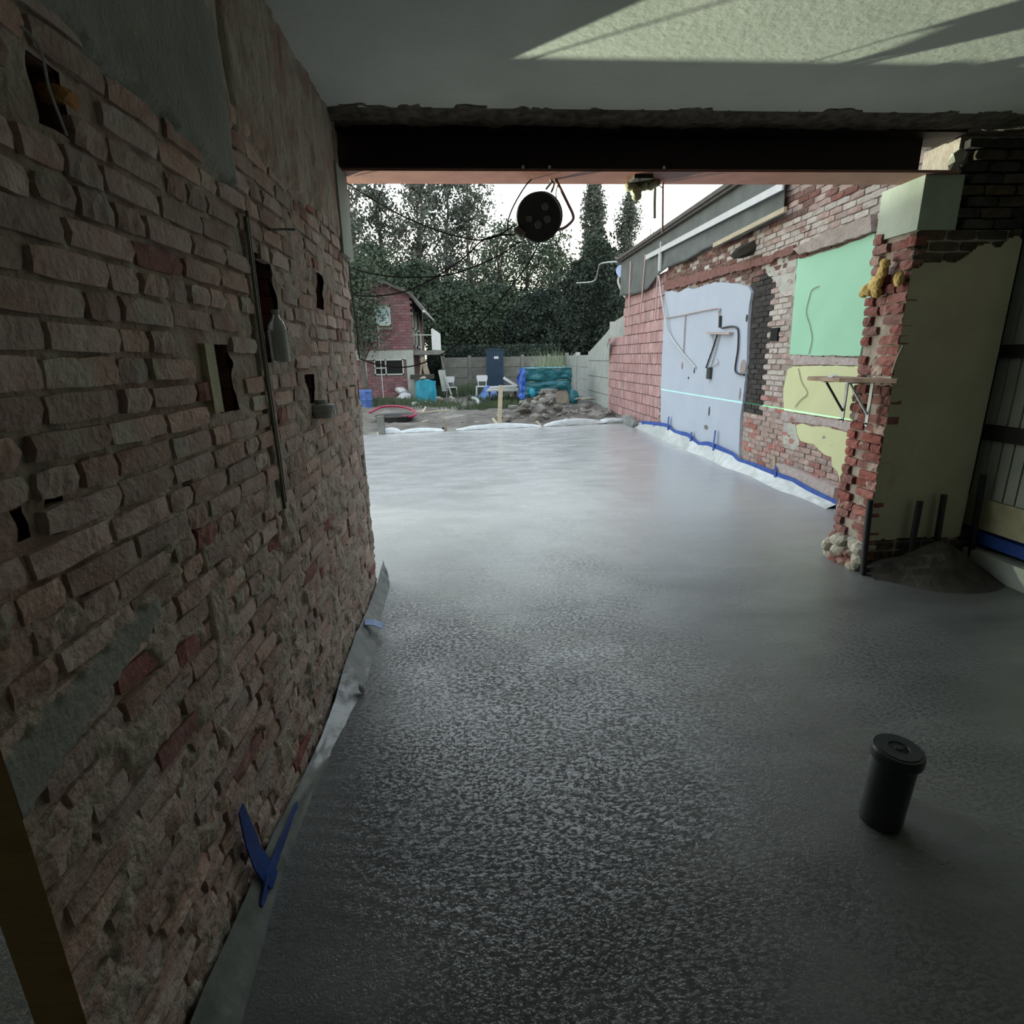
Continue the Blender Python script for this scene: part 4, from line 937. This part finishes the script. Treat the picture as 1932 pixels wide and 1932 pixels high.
# tarpaulin covered pallet
cp = empty('covered_pallet', (2.5, 18.9, gz(2.5, 18.9))); tag(cp, 'pallet stack wrapped in teal tarpaulin behind the rubble heap', 'covered pallet')
x0, x1, yF, yB, zt = 1.72, 3.25, 18.4, 19.4, 1.14
MB().box((x0 + .05, yF + .06, gz(2.5, 18.9) - .05), (x1 - .06, yB, .95)).build('carton_stack', m_woodg, cp)
def drape(u, v):
    # u around: 0..3 left,front,right ; v 0 top..1 bottom
    X = np.interp(u, [0, 1, 2, 3], [x0, x0, x1, x1]); Y = np.interp(u, [0, 1, 2, 3], [yB, yF, yF, yB])
    zb = np.interp(u, [0, 1, 1.3, 1.6, 1.9, 2, 3], [.3, .22, .30, .42, .45, .02, .05])
    Z = zt - v * (zt - zb); f = (fbm(u * 7, v * 5, 3) - .5) * .12 + (fbm(u * 2, v * 9, 8) - .5) * .14 * v
    crease = -.09 * np.exp(-((v - .45 + .1 * np.sin(u * 3)) / .05) ** 2)
    f = f + crease; front = np.clip(1 - np.abs(u - 1.5) / .55, 0, 1)
    return X + np.where(u < 1, -f, 0) + np.where(u > 2, f, 0) * .6, Y - (f + .03) * (front > 0), Z
sheet('tarpaulin', np.linspace(0, 3, 120), np.linspace(0, 1, 30), drape, m_teal, cp)
sheet('tarpaulin_top', np.linspace(x0 - .02, x1 + .02, 30), np.linspace(yF - .06, yB, 16), lambda u, v: (u + 0*v, v + 0*u, zt + (fbm(u*3, v*3, 3)-.5)*.05 + .02 + 0*u), m_cyan, cp)
sheet('blue_sheet', np.linspace(0, 1, 20), np.linspace(0, 1, 30), lambda u, v: (1.50 + u * .30 + (fbm(u*3, v*7, 4)-.5)*.14 - .06*np.abs(np.sin(v*5)), 18.28 + (fbm(u*5, v*5, 9)-.5)*.2 + .1*u, 1.16 - v * (1.16 - .18)), m_blue, cp)
q = MB(); q.chunk((3.32, 18.4, .22), (.34,.3,.52), 5, 2, .1); q.build('tarpaulin_tail', m_teal, cp)
q = MB(); q.chunk((1.92, 18.26, .38), (.30,.2,.34), 6, 2, .12); q.build('tarpaulin_flap', m_cyan, cp)
# boards on trestle with blue sheet heap
bd = empty('board_stack', (.95, 19.6, gz(.95, 19.6))); tag(bd, 'stack of white boards on a dark trestle left of the teal stack', 'boards')
MB().box((.55, 19.3, gz(.95,19.6)), (.60, 19.9, .38)).box((1.45, 19.3, gz(.95,19.6)), (1.5, 19.9, .38)).build('trestle', m_soil, bd)
for k in range(4):
    MB().bar((.45 + .05*k, 19.35 + .12*k, .42 + .035*k), (1.62 - .06*k, 19.35 + .1*k, .40 + .05*k), .28, .03).build('board', m_white if k % 2 else m_conclt, bd)
MB().bar((1.05, 19.2, .85), (1.50, 19.2, .56), .06, .09).build('board', m_white, bd)
def heap_sheet(name, cx, cy, w, h, mt, label, seed, cat='sheet'):
    def fn(u, v):
        r = np.clip(1 - u*u - v*v, 0, 1); return cx + u * w, cy + v * w * .6, gz(cx, cy) + h * r * (.5 + fbm(u*3+5, v*3+5, seed)) + (fbm(u*9, v*9, seed) - .5) * .08 * (r > 0)
    return tag(sheet(name, np.linspace(-1, 1, 30), np.linspace(-1, 1, 24), fn, mt, keep=lambda u, v: u*u + v*v < 1), label, cat)
heap_sheet('blue_sheet_heap', .60, 21.2, .45, .46, m_blue2, 'crumpled blue plastic sheet heap left of the white boards', 4)
heap_sheet('blue_sheet_heap', .40, 20.6, .50, .30, mat('dull_blue_plastic', (.03,.09,.22), (.05,.14,.30), 4, .5), 'darker blue plastic heap below the white chair', 6)
# left tarp stack
tl = empty('tarped_bundle', (-1.72, 21.0, gz(-1.7, 21))); tag(tl, 'bright cyan tarpaulin wrapped bundle beside the brick house', 'covered bundle')
z0 = gz(-1.72, 21) - .02
def tl_fn(u, v):
    a = u * 2 * math.pi; f = 1 + (fbm(u * 14, v * 2, 2) - .5) * .22; rx = .40 * f * (1 - .12 * (1 - v)); ry = .34 * f
    return -1.72 + rx * np.sign(np.cos(a)) * np.abs(np.cos(a)) ** .55, 21.0 + ry * np.sign(np.sin(a)) * np.abs(np.sin(a)) ** .55, z0 + (1 - v) * .80 + (fbm(u*9, v*0+1, 5) - .5) * .08 * (v < .2)
sheet('tarpaulin', np.linspace(0, 1, 70), np.linspace(0, 1, 16), tl_fn, m_cyan, tl)
MB().chunk((-1.76, 21.0, z0 + .78), (.62,.52,.16), 3, 2, .1).build('bundle_top', m_cyan, tl)
q = MB(); q.chunk((-1.80, 20.8, z0 + .90), (.40,.3,.10), 7, 1); q.build('carton', m_woodg, tl)
tag(MB().box((-2.3, 21.2, z0 + .84), (-1.45, 21.9, z0 + 1.0)).build('scrap_board', m_soil), 'dark board lying behind the cyan bundle top', 'board')
# rubble bags
for (u, v, y, s, lb) in ((758,738,21.8,(.75,.5,.30),'top white rubble sack by the house corner'), (765,748,21.5,(.55,.5,.28),'middle white rubble sack by the house corner'), (760,757,21.2,(.70,.4,.22),'lowest white sack spilled on the grass by the house')):
    p = ony(u, v, y); tag(MB().chunk((p.x, y, max(p.z, gz(p.x, y) + s[2]*.35)), s, int(u + v), 2, .12).build('rubble_sack', m_white), lb, 'sack')
for (u, v, y, s, lb) in ((784,768,19.6,.3,'white rag on the grass before the cyan bundle, left one'), (805,762,20.0,.36,'pale blue rag at the foot of the cyan bundle')):
    p = at(u, v, y, .05); tag(MB().chunk(p, (s, s*.6, .14), int(u), 2, .2).build('white_rag', m_white), lb, 'rag')
# leaning planks
for (a, b, y, w, lb) in (((793,708),(797,672),21.9,.05,'thin grey plank leaning left behind the cyan bundle'), ((808,712),(797,675),22.0,.20,'wide grey plank leaning behind the cyan bundle'), ((838,738),(830,698),21.4,.14,'pale plank leaning right of the cyan bundle'), ((842,738),(837,698),21.6,.11,'white plank leaning right of the cyan bundle'), ((852,745),(836,700),21.2,.06,'dark plank crossing the pale ones'), ((838,695),(828,660),22.4,.03,'thin prop under the balcony edge')):
    tag(MB().bar(ony(*a, y), ony(*b, y), w, .03, up=(0,1,0)).build('leaning_plank', m_woodg if 'pale' not in lb and 'white' not in lb else m_conclt), lb, 'plank')
p = at(835, 745, 20.6); q = MB()
for k in range(9): q.chunk(p + Vector((rgr.uniform(-.3, .45), rgr.uniform(-.2, .2), rgr.uniform(.02, .28))), (.22,.18,.14), 600 + k, 1)
tag(q.build('scrap_pile', m_rubble), 'small pile of scrap beside the leaning planks', 'scrap', kind='stuff')
# chairs
def chair(cx, cy, rz, label):
    t = empty('garden_chair', (cx, cy, gz(cx, cy))); tag(t, label, 'chair', None)
    z = gz(cx, cy); R = Matrix.Rotation(rz, 3, 'Z'); T = lambda x, y, h: R @ Vector((x, y, 0)) + Vector((cx, cy, z + h))
    vs = []; n = 10
    prof = [(-.19,.62),(-.23,.78),(-.20,.86),(.20,.86),(.23,.78),(.19,.62)]
    vs = [T(x, .20, h) for x, h in prof] + [T(x, .235, h) for x, h in prof]
    MB().add(vs, [tuple(range(6)), tuple(range(6,12))[::-1]] + [(k,(k+1)%6,6+(k+1)%6,6+k) for k in range(6)]).build('backrest', m_white, t)
    MB().add([T(x, y, h) for h in (.42,.45) for x, y in ((-.22,-.22),(.22,-.22),(.20,.2),(-.20,.2))], [(3,2,1,0),(4,5,6,7),(0,1,5,4),(1,2,6,5),(2,3,7,6),(3,0,4,7)]).build('seat', m_white, t)
    for x in (-1, 1):
        MB().bar(T(x*.15, .2, .44), T(x*.17, .215, .66), .03, .03).build('back_strut', m_white, t)
        for y in (-.2, .2): MB().bar(T(x*.2, y, .43), T(x*.23, y*1.15, -.01), .035, .035).build('leg', m_white, t)
p = ony(850, 725, 23.4); chair(p.x, 23.4, .25, 'white plastic garden chair left of the dirt path')
p = ony(909, 725, 22.6); chair(p.x, 22.6, -.1, 'white plastic garden chair beside the navy ribbed cabinet')
# navy cabinet
p = ony(934, 700, 24.4); z0 = gz(p.x, 24.4) - .05
nc = empty('navy_cabinet', (p.x, 24.4, z0)); tag(nc, 'tall navy ribbed plastic cabinet against the concrete fence', 'cabinet')
q = MB().box((p.x-.36, 24.2, z0), (p.x+.36, 24.7, 1.82)); 
for k in range(9): q.box((p.x-.35+k*.079, 24.17, z0+.04), (p.x-.31+k*.079, 24.2, 1.78))
q.build('body', m_navy, nc); MB().box((p.x-.38, 24.15, 1.82), (p.x+.38, 24.72, 1.86)).build('lid', m_navy, nc)
MB().box((p.x-.04, 24.155, 1.46), (p.x+.15, 24.169, 1.56)).build('notice', m_white, nc)
# tub and hose
tb = empty('plasterers_tub', (-2.1, 15.0, gz(-2.1, 15))); tag(tb, 'low black tub with a crimson hose over it on the dirt', 'tub')
MB().lathe((-2.08, 14.9, gz(-2.1,15) - .02), [(.42,0),(.50,.16),(.53,.17),(.53,.19),(.48,.19),(.41,.03)], 28).build('body', m_dark, tb)
tag(MB().tube(spline([(-2.75,15.0,.16),(-2.45,15.35,.28),(-2.0,15.4,.27),(-1.65,15.15,.20),(-1.52,14.85,.12),(-1.62,14.6,.07),(-1.85,14.6,.08)]), .032, 8).build('crimson_hose', m_hose), 'crimson hose looped over the black tub', 'hose')
# blue barrel, pipe, ball
p = at(689, 765, 19.5); tag(MB().lathe(p - Vector((0,0,.03)), [(.25,0),(.27,.05),(.27,.3),(.28,.32),(.27,.34),(.27,.6),(.24,.64)], 20).build('blue_barrel', m_blue2), 'blue barrel at the foot of the brick house', 'barrel')
p = at(900, 762, 19.2); tag(MB().tube(spline([p + Vector((-.15,.5,.26)), p + Vector((.02,.3,.2)), p + Vector((.07,0,.03))]), .055, 10).build('drain_offcut', m_conclt), 'pale curved drain pipe offcut lying on the grass', 'pipe')
p = at(887, 735, 21.5); tag(MB().chunk(p + Vector((0,0,.12)), (.26,.26,.28), 5, 2, .05).build('black_ball', m_black), 'black round object in the weeds by the fence', 'ball')
for (u, v, l, lb) in ((799,775,.5,'upright pale stick in the dirt, near the cyan bundle'), (800,792,.18,'short pale stick lying on the dirt'), (915,765,.3,'small white strip lying near the drain offcut'), (820,775,.9,'long pale plank half buried in the dirt')):
    y = onz(u, v, 0).y; y = min(max(y, 13), 20); p = at(u, v, y, .03); d = Vector((l/2, .1, .02)) if 'upright' not in lb else Vector((.05, .3, .1))
    tag(MB().bar(p - d, p + d, .05, .04).build('timber_scrap', m_wood), lb, 'timber')

# ------------------------------------------------------------------ fences
fb = empty('concrete_fence', (1.5, 25.2, 0)); tag(fb, 'grey concrete panel fence across the back of the yard', 'fence')
xs = np.arange(-1.25, 4.6, 1.16)
for i, x in enumerate(xs):
    MB().box((x-.07, 25.0, -.2), (x+.07, 25.16, 1.62)).build('post', m_concrete, fb)
    if i < len(xs) - 1:
        for k in range(4):
            MB().box((x+.06, 25.06, -.2 + k*.44), (x+1.10, 25.11, -.2 + k*.44 + .425)).build('panel', m_concrete, fb)
fs = empty('side_fence', (4.25, 20, 0)); tag(fs, 'lighter concrete panel fence along the right side of the yard', 'fence')
ys = [25.0, 22.4, 19.9]
for i, y in enumerate(ys):
    MB().box((4.10, y-.08, -.2), (4.26, y+.08, 1.66)).build('post', m_conclt if i else m_concrete, fs)
for a, b in ((25.0, 22.4), (22.4, 19.9)):
    for k in range(4): MB().box((4.16, b+.07, -.2 + k*.44), (4.21, a-.07, -.2 + k*.44 + .425)).build('panel', m_conclt, fs)
# stepped wall rising toward the block wing
pts = [(19.85,-.2),(19.85,1.62),(17.3,2.15),(16.2,2.45),(15.0,2.55),(14.95,-.2)]
o = poly_plate('sloping_wall', [(y, z) for y, z in pts], 4.08, .18, m_conclt, None, 0); tag(o, 'light grey sloping concrete wall beside the clay block wing', 'wall')
for k, z in enumerate((.35, .85, 1.35)):
    MB().box((4.072, 15.0, z), (4.085, 19.8, z + .018)).build('joint', m_concrete, o)
post(1156, 607, 640, 15.2, .13, m_conclt, 'chimney_stub', 'pale post stub on top of the sloping wall', 'post')
q = MB().chunk(ony(1167, 645, 15.0), (.25,.3,.3), 4, 1); tag(q.build('brick_stub', m_block), 'broken clay block piece at the step of the block wing', 'block')
def flap(u, v): 
    X = 3.50 + .1*u; Y = 14.2 + u * 1.0; Z = 1.98 - v * (.10 + .35 * u) - .28 * u + (fbm(u*4, v*4, 3)-.5)*.06; return X - .08*v, Y, Z
tag(sheet('white_sheet', np.linspace(0, 1, 16), np.linspace(0, 1, 10), flap, m_white), 'white plastic sheet flapping over the step of the block wing', 'sheet')
# satellite dish + arm at roof corner
p = ony(1172, 513, 14.3)
sd = empty('satellite_dish', p); tag(sd, 'bluish round dish at the far corner of the roofing felt', 'satellite dish')
MB().lathe(p, [(.01,0),(.08,.012),(.15,.04),(.155,.045),(.15,.05),(.08,.022),(.01,.01)], 24, (.15,-1,.2)).build('dish', mat('lavender_dish', (.28,.34,.56), None, 4, .5), sd)
MB().tube(spline([p, ony(1166,530,14.3), ony(1172,548,14.2), Vector((3.75,14.0,2.85))]), .025, 8).build('arm', m_greypipe, sd)
an = empty('roof_antenna', (3.9, 11.6, 3.66)); tag(an, 'thin twig-like antenna on the roof edge', 'antenna')
A0 = onx(1226, 456, 3.9)
MB().tube([Vector((3.9, A0.y, 3.65)), A0, onx(1228, 430, 3.9)], .012, 6).build('mast', m_greypipe, an)
for (u, v) in ((1218,440),(1220,433),(1234,436),(1215,450)): MB().tube([onx(1226, 453, 3.9), onx(u, v, 3.9)], .008, 6).build('spike', m_greypipe, an)
cable([(1087,534,20),(1120,530,20),(1128,510,19),(1133,498,18),(1160,494,15),(1178,496,14)], 'thin cable strung from the trees to the roof corner', .02, m_greypipe, 20, 'overhead_wire', 'wire')

# ------------------------------------------------------------------ house
hs = empty('brick_house', (-4.5, 23.5, 0)); tag(hs, 'two-storey red brick house with concrete band at the left of the yard', 'house')
HX = -2.22; HY = 22.0
def hw(pts, y, mt, name, par, th=.3):
    n = len(pts); vs = [(x, y, z) for x, z in pts] + [(x, y + th, z) for x, z in pts]
    return MB().add(vs, [tuple(range(n)), tuple(range(n, 2*n))[::-1]] + [(k, (k+1)%n, n+(k+1)%n, n+k) for k in range(n)]).build(name, mt, par)
hw([(-8.5,-.2),(HX,-.2),(HX,3.82),(-2.74,4.02),(-4.1,4.62),(-6.2,3.9),(-8.5,3.0)], HY, m_hmort, 'gable_wall', hs)
MB().box((HX-.3, HY+.3, -.2), (HX, 27.5, 3.75)).build('side_wall', m_hmort, hs)
# house bricks: small in the photo, joined
WIN = [(-3.52,-2.96,2.72,3.42), (-3.70,-2.60,.94,1.52)]
q = MB(); z = -.1; row = 0; hb = []
while z < 4.5:
    x = -8.4 + (.15 if row % 2 else 0)
    while x < HX - .1:
        cx, cz = x + .14, z + .05; top = min(3.82 + (HX - cx) * .36, 4.62 + (cx + 4.1) * .37 if cx < -4.1 else 9)
        if cz < top - .04 and not any(a - .16 < cx < b + .16 and c - .08 < cz < d + .08 for a, b, c, d in WIN) and not (1.50 < cz < 1.86) and not (cx > HX - .28 and cz < 1.6):
            q.box((x, HY - .012, z), (x + .27, HY + .01, z + .088), 0, rgr.random())
        x += .285
    z += .10; row += 1
o = q.build('brick', m_hbrick, hs, recalc=False); o['kind'] = 'stuff'
MB().box((-8.5, HY-.04, 1.50), (HX+.01, HY+.02, 1.84)).build('concrete_band', m_conclt, hs)
MB().box((HX-.26, HY-.04, -.2), (HX+.01, HY+.02, 1.50)).build('concrete_pier', m_conclt, hs)
for wi, (a, b, c, d) in enumerate(WIN):
    w = MB(); t = .045
    w.box((a, HY-.05, c), (b, HY-.02, c+t)).box((a, HY-.05, d-t), (b, HY-.02, d)).box((a, HY-.05, c), (a+t, HY-.02, d)).box((b-t, HY-.05, c), (b, HY-.02, d))
    if wi: w.box(((a+b)/2-.12-t/2, HY-.05, c), ((a+b)/2-.12+t/2, HY-.02, d)); w.box((a, HY-.05, c+.24), ((a+b)/2-.12, HY-.02, c+.24+t))
    fr_ = w.build('window', m_frame, hs)
    MB().box((a+.03, HY-.03, c+.03), (b-.03, HY-.015, d-.03)).build('pane', m_glass if wi == 0 else m_void, fr_)
    if wi == 0: MB().box((a-.05, HY-.07, c-.14), (b+.05, HY-.01, c-.05)).box((a, HY-.07, d), (b, HY-.01, d+.08)).build('sill', m_concrete, fr_)
# roof with deep eave on the yard side
n_ = [(-4.1,4.72),(-2.74,4.12),(HX+.02,3.92),(-1.72,3.28),(-1.68,3.20),(-1.74,3.16),(HX,3.80),(-4.1,4.60)]
hw(n_, HY - .25, m_slate, 'roof', hs, 5.5)
hw([(-4.1,4.72),(-6.2,4.0),(-8.6,3.1),(-8.6,3.0),(-6.2,3.9),(-4.1,4.60)], HY - .25, m_slate, 'roof', hs, 5.5)
MB().bar((-1.70, HY-.3, 3.2), (-1.70, 27, 3.2), .09, .08).build('gutter', m_greypipe, hs)
# side window/door frames
for (y0, y1, z0_, z1_) in ((22.5,23.3,1.95,3.4),(23.8,25.0,1.95,3.4)):
    w = MB(); X_ = HX + .02
    w.box((X_-.02,y0,z0_),(X_+.03,y0+.08,z1_)).box((X_-.02,y1-.08,z0_),(X_+.03,y1,z1_)).box((X_-.02,y0,z1_-.08),(X_+.03,y1,z1_)).box((X_-.02,y0,z0_),(X_+.03,y1,z0_+.08)).box((X_-.02,y0,2.6),(X_+.03,y1,2.66))
    f_ = w.build('window', m_conclt, hs); MB().box((X_-.015,y0+.06,z0_+.06),(X_,y1-.06,z1_-.06)).build('pane', m_void, f_)
# balcony
bc = MB().box((HX, 22.1, 1.66), (-1.12, 24.6, 1.82)).build('balcony_slab', m_concrete, hs)
MB().bar((HX, 22.15, 2.40), (-1.50, 22.15, 2.38), .04, .04).bar((-1.9, 22.15, 1.82), (-1.9, 22.15, 2.38), .03, .03).build('balcony_rail', m_conclt, hs)
MB().add([(-1.50,22.15,1.84),(-1.16,22.2,1.82),(-1.16,22.2,2.42),(-1.44,22.15,2.62),(-1.50,22.15,2.60),(-1.50,22.19,1.84),(-1.16,22.24,1.82),(-1.16,22.24,2.42),(-1.44,22.19,2.62),(-1.50,22.19,2.60)],
         [(0,1,2,3,4),(9,8,7,6,5)] + [(k,(k+1)%5,5+(k+1)%5,5+k) for k in range(5)]).build('balcony_screen', m_white, hs)
# scaffold/ladder lines on the gable
ld_ = empty('metal_ladder', (-3.9, 21.8, 0)); tag(ld_, 'thin grey ladder frame standing against the brick gable', 'ladder')
for x in (-3.98, -3.42): MB().bar((x, 21.8, -.05), (x, 21.8, 3.8), .03, .03).build('stile', m_greypipe, ld_)
for z_ in (3.78, 3.55, 2.45, 2.2): MB().bar((-3.98, 21.8, z_), (-3.42, 21.8, z_), .025, .025).build('rung', m_greypipe, ld_)

# ------------------------------------------------------------------ trees
def leaves(pts, size, rs):
    n = len(pts); a = rs.normal(size=(n, 3)); a /= np.linalg.norm(a, axis=1)[:, None]
    b = np.cross(a, rs.normal(size=(n, 3))); b /= np.linalg.norm(b, axis=1)[:, None]
    s = size * rs.uniform(.5, 1.25, (n, 1)); w = s * .62
    V = np.stack([pts - a * s, pts + b * w, pts + a * s, pts - b * w], 1).reshape(-1, 3)
    return V
def crown(name, pts, size, mt, parent, seed):
    rs = np.random.RandomState(seed); V = leaves(np.array(pts), size, rs); n = len(pts)
    org = V.mean(0); V = V - org; me = bpy.data.meshes.new(name); me.vertices.add(n * 4); me.vertices.foreach_set('co', V.ravel())
    me.loops.add(n * 4); me.loops.foreach_set('vertex_index', np.arange(n * 4, dtype=np.int32)); me.polygons.add(n)
    me.polygons.foreach_set('loop_start', np.arange(0, n * 4, 4)); me.update(calc_edges=True); me.materials.append(mt)
    o = bpy.data.objects.new(name, me); COL.objects.link(o); o.parent = parent; o.location = Vector(org) - wloc(parent); o['kind'] = 'stuff'; return o
def tree(px, vtop, vbot, hw_, y, n, size, mt, label, shape='loose', nb=14, seed=1, group=None, name='leafy_tree', core=False):
    rs = np.random.RandomState(seed); top = ony(px, vtop, y); bt_ = ony(px, vbot, y); half = hw_ * y / F; cx = top.x; zb = bt_.z; H_ = top.z - zb
    g0 = gz(cx, y)
    t = empty(name, (cx, y, g0)); tag(t, label, 'tree', group)
    trunk = MB(); r0 = .08 + .010 * top.z
    lean = rs.uniform(-.25, .25)
    tp_ = [Vector((cx + lean * k / 3 + rs.uniform(-.10, .10) * k / 2, y, g0 - .1 + (top.z * .95 - g0) * k / 6)) for k in range(7)]
    trunk.tube(tp_, [r0 * (1 - k / 7.5) for k in range(7)], 7); trunk.build('trunk', m_bark, t)
    pts = []; br = MB()
    if shape == 'bush':
        a = rs.normal(size=(n, 3)); a /= np.linalg.norm(a, axis=1)[:, None]
        lump = np.array([mnoise.noise(Vector(p) * 2.6 + Vector((seed, 0, 0))) for p in a])
        r = 1.0 + lump * .28 - rs.uniform(0, 1, n) ** 2 * .22
        c0 = np.array([cx, y, zb + H_ * .5]); pts = a * r[:, None] * np.array([half * 1.08, half * .9, H_ * .55]) + c0
        # stray sprays breaking the outline
        ns = 46; k = rs.randint(0, n, ns)
        for q in k:
            c = c0 + (pts[q] - c0) * 1.03; pts = np.concatenate([pts, c + rs.normal(size=(34, 3)) * np.array([.22, .2, .26])])
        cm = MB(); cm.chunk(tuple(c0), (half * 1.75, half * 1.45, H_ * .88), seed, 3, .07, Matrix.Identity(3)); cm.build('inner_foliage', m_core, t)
    else:
        ncl = max(20, n // 46)
        for k in range(ncl):
            f = rs.uniform(0, 1) ** (.9)
            if shape == 'column': w = half * min(1, (1 - f) * 2.4 + .10) * (.75 + .25 * math.sin(f * 9)); rr = w * rs.uniform(0, .95); sg = (.16, .16, .42)
            else: w = half * (.62 + .45 * math.sin(math.pi * min(1, f * 1.02))); rr = w * rs.uniform(.15, 1.1); sg = (.30, .30, .24)
            ang = rs.uniform(0, 6.28); zc = zb + H_ * f
            c = Vector((cx + lean * f * 2 + math.cos(ang) * rr, y + math.sin(ang) * rr, zc))
            base = Vector((cx + lean * f * 1.6, y, max(g0 + .3, zc - rr * 1.3 - .3)))
            if k % 2 == 0: br.tube([base, base.lerp(c, .55) + Vector((0, 0, -.08)), c], [.045, .028, .01], 4)
            m_ = 46; q = rs.normal(size=(m_, 3)) * np.array(sg) * rs.uniform(.6, 1.35); q = q + np.array(c); pts.append(q)
        pts = np.concatenate(pts); pts = pts[pts[:, 2] < top.z + .4]
        br.build('branch', m_bark, t)
    crown('crown', pts, size, mt, t, seed)
    return t
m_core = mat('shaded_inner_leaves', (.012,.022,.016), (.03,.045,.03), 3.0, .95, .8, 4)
T = [ (590,330,560,60,38,3800,.13,m_leafl,'broad tree beyond the house roof, hidden from the room by the brick wall','loose',14),
 (480,380,640,60,34,3800,.13,m_leafm,'far tree left of the house, hidden from the room by the brick wall','loose',14),
 # px, vtop, vbot, halfw, y, n, size, mat, label, shape, nb
 (662,300,560,34,36,2300,.11,m_leafl,'thin leafy tree at the extreme left beside the wall corner','loose',16),
 (705,290,560,42,40,4300,.12,m_leafl,'tall loose poplar behind the house ridge','loose',18),
 (770,280,560,48,38,7600,.115,m_leafl,'tallest dense grey-green poplar left of the reel','loose',20),
 (830,300,540,46,42,4700,.12,m_leafl,'wide loose-crowned tree between poplar and reel','loose',16),
 (885,330,560,48,40,4200,.115,m_leafl,'loose tree whose right edge meets the open sky','loose',14),
 (1122,345,560,40,44,11000,.11,m_leafl,'taller columnar poplar right of the cable reel','column',16),
 (1183,370,560,33,44,7500,.105,m_leafl,'shorter columnar poplar beside the roof felt','column',14),
 (930,430,600,46,34,4200,.09,m_leafm,'thin feathery tree below the reel, left','loose',12),
 (990,440,600,44,36,4200,.09,m_leafm,'thin feathery tree directly below the reel','loose',12),
 (1050,445,600,40,34,4200,.09,m_leafm,'thin feathery tree right of the lowest cable','loose',12),
 (1085,500,640,36,30,6500,.09,m_leafd,'dark tree with sky showing through left of the evergreen','loose',10),
 (1128,470,690,46,27,14000,.085,m_leafd,'tall dark evergreen beside the block wing','bush',12),
 (1182,520,700,30,25,5000,.09,m_leafd,'dark evergreen edge tucked behind the roof corner','bush',8),
 (672,505,650,26,20.8,5200,.06,m_leafm,'leafy tree covering the left end of the brick house','loose',9),
 (700,470,600,34,30,6000,.09,m_leafm,'leafy tree overhanging the house roof','loose',9),
 (770,500,640,50,33,8500,.12,m_leafm,'broad green tree right of the house ridge','bush',10),
 (850,540,672,52,31,12000,.11,m_leafm,'broad green shrub mass above the white balcony screen','bush',10),
 (935,545,674,52,31,12500,.11,m_leafm,'broad green shrub mass above the navy cabinet','bush',10),
 (1020,560,674,52,29,12500,.10,m_leafd,'dark shrub mass above the concrete fence centre','bush',10),
 (1085,575,680,40,27,9000,.09,m_leafd,'dark shrub mass over the side fence','bush',9)]
for i, (px, vt, vb, hw2, y, n, s, mt, lb, shp, nb) in enumerate(T):
    tree(px, vt, vb, hw2, y, n, s, mt, lb, shp, nb, seed=20 + i, core=(shp == 'bush'), group=None)
# clipped hedge behind the fence
hq = np.random.RandomState(3); n = 16000
pts = np.stack([hq.uniform(-2.0, 4.0, n), 25.9 + hq.normal(size=n) * .28, 1.35 + hq.uniform(-.9, .72, n)], 1)
he = empty('dark_hedge', (0, 26, 0)); tag(he, 'low dark clipped hedge behind the concrete fence', 'hedge')
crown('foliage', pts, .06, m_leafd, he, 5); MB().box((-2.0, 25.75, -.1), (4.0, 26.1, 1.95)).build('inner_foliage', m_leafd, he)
# feathery grass plume and weeds by the fence
def tuft(cx, cy, w, h, n, mt, label, name='grass_tuft', seed=1, cat='grass'):
    r = random.Random(seed); q = MB()
    for k in range(n):
        x = cx + r.gauss(0, w/2); y = cy + r.gauss(0, w/3); hh = h * r.uniform(.45, 1); dx = r.gauss(0, .22) * hh; z = gz(x, y) - .02
        q.add([(x-.012, y, z), (x+.012, y, z), (x+dx*.5+.012, y, z+hh*.6), (x+dx, y, z+hh), (x+dx*.5-.012, y, z+hh*.6)], [(0,1,2,3,4)])
    return tag(q.build(name, mt, recalc=False), label, cat, kind='stuff')
tuft(3.35, 23.9, .7, 1.95, 260, mat('pale_reed', (.16,.22,.13), (.24,.30,.20), 3, .9), 'pale feathery reed clump above the teal stack', 'reed_clump', 3, 'reeds')
tuft(-.5, 23.6, 1.1, .6, 500, m_grass, 'weeds at the foot of the fence behind the dirt path', seed=4)
tuft(-2.9, 20.2, 1.3, .30, 900, m_grass, 'grass patch at the foot of the brick house', seed=5)
tuft(.6, 17.6, 1.0, .28, 700, m_grass, 'grass patch left of the rubble heap', seed=6)
tuft(-1.2, 19.3, .8, .22, 400, m_grass, 'grass around the foot of the cyan bundle', seed=7)
tuft(1.1, 20.3, 1.2, .35, 500, m_grass, 'weeds under the board trestle', seed=8)
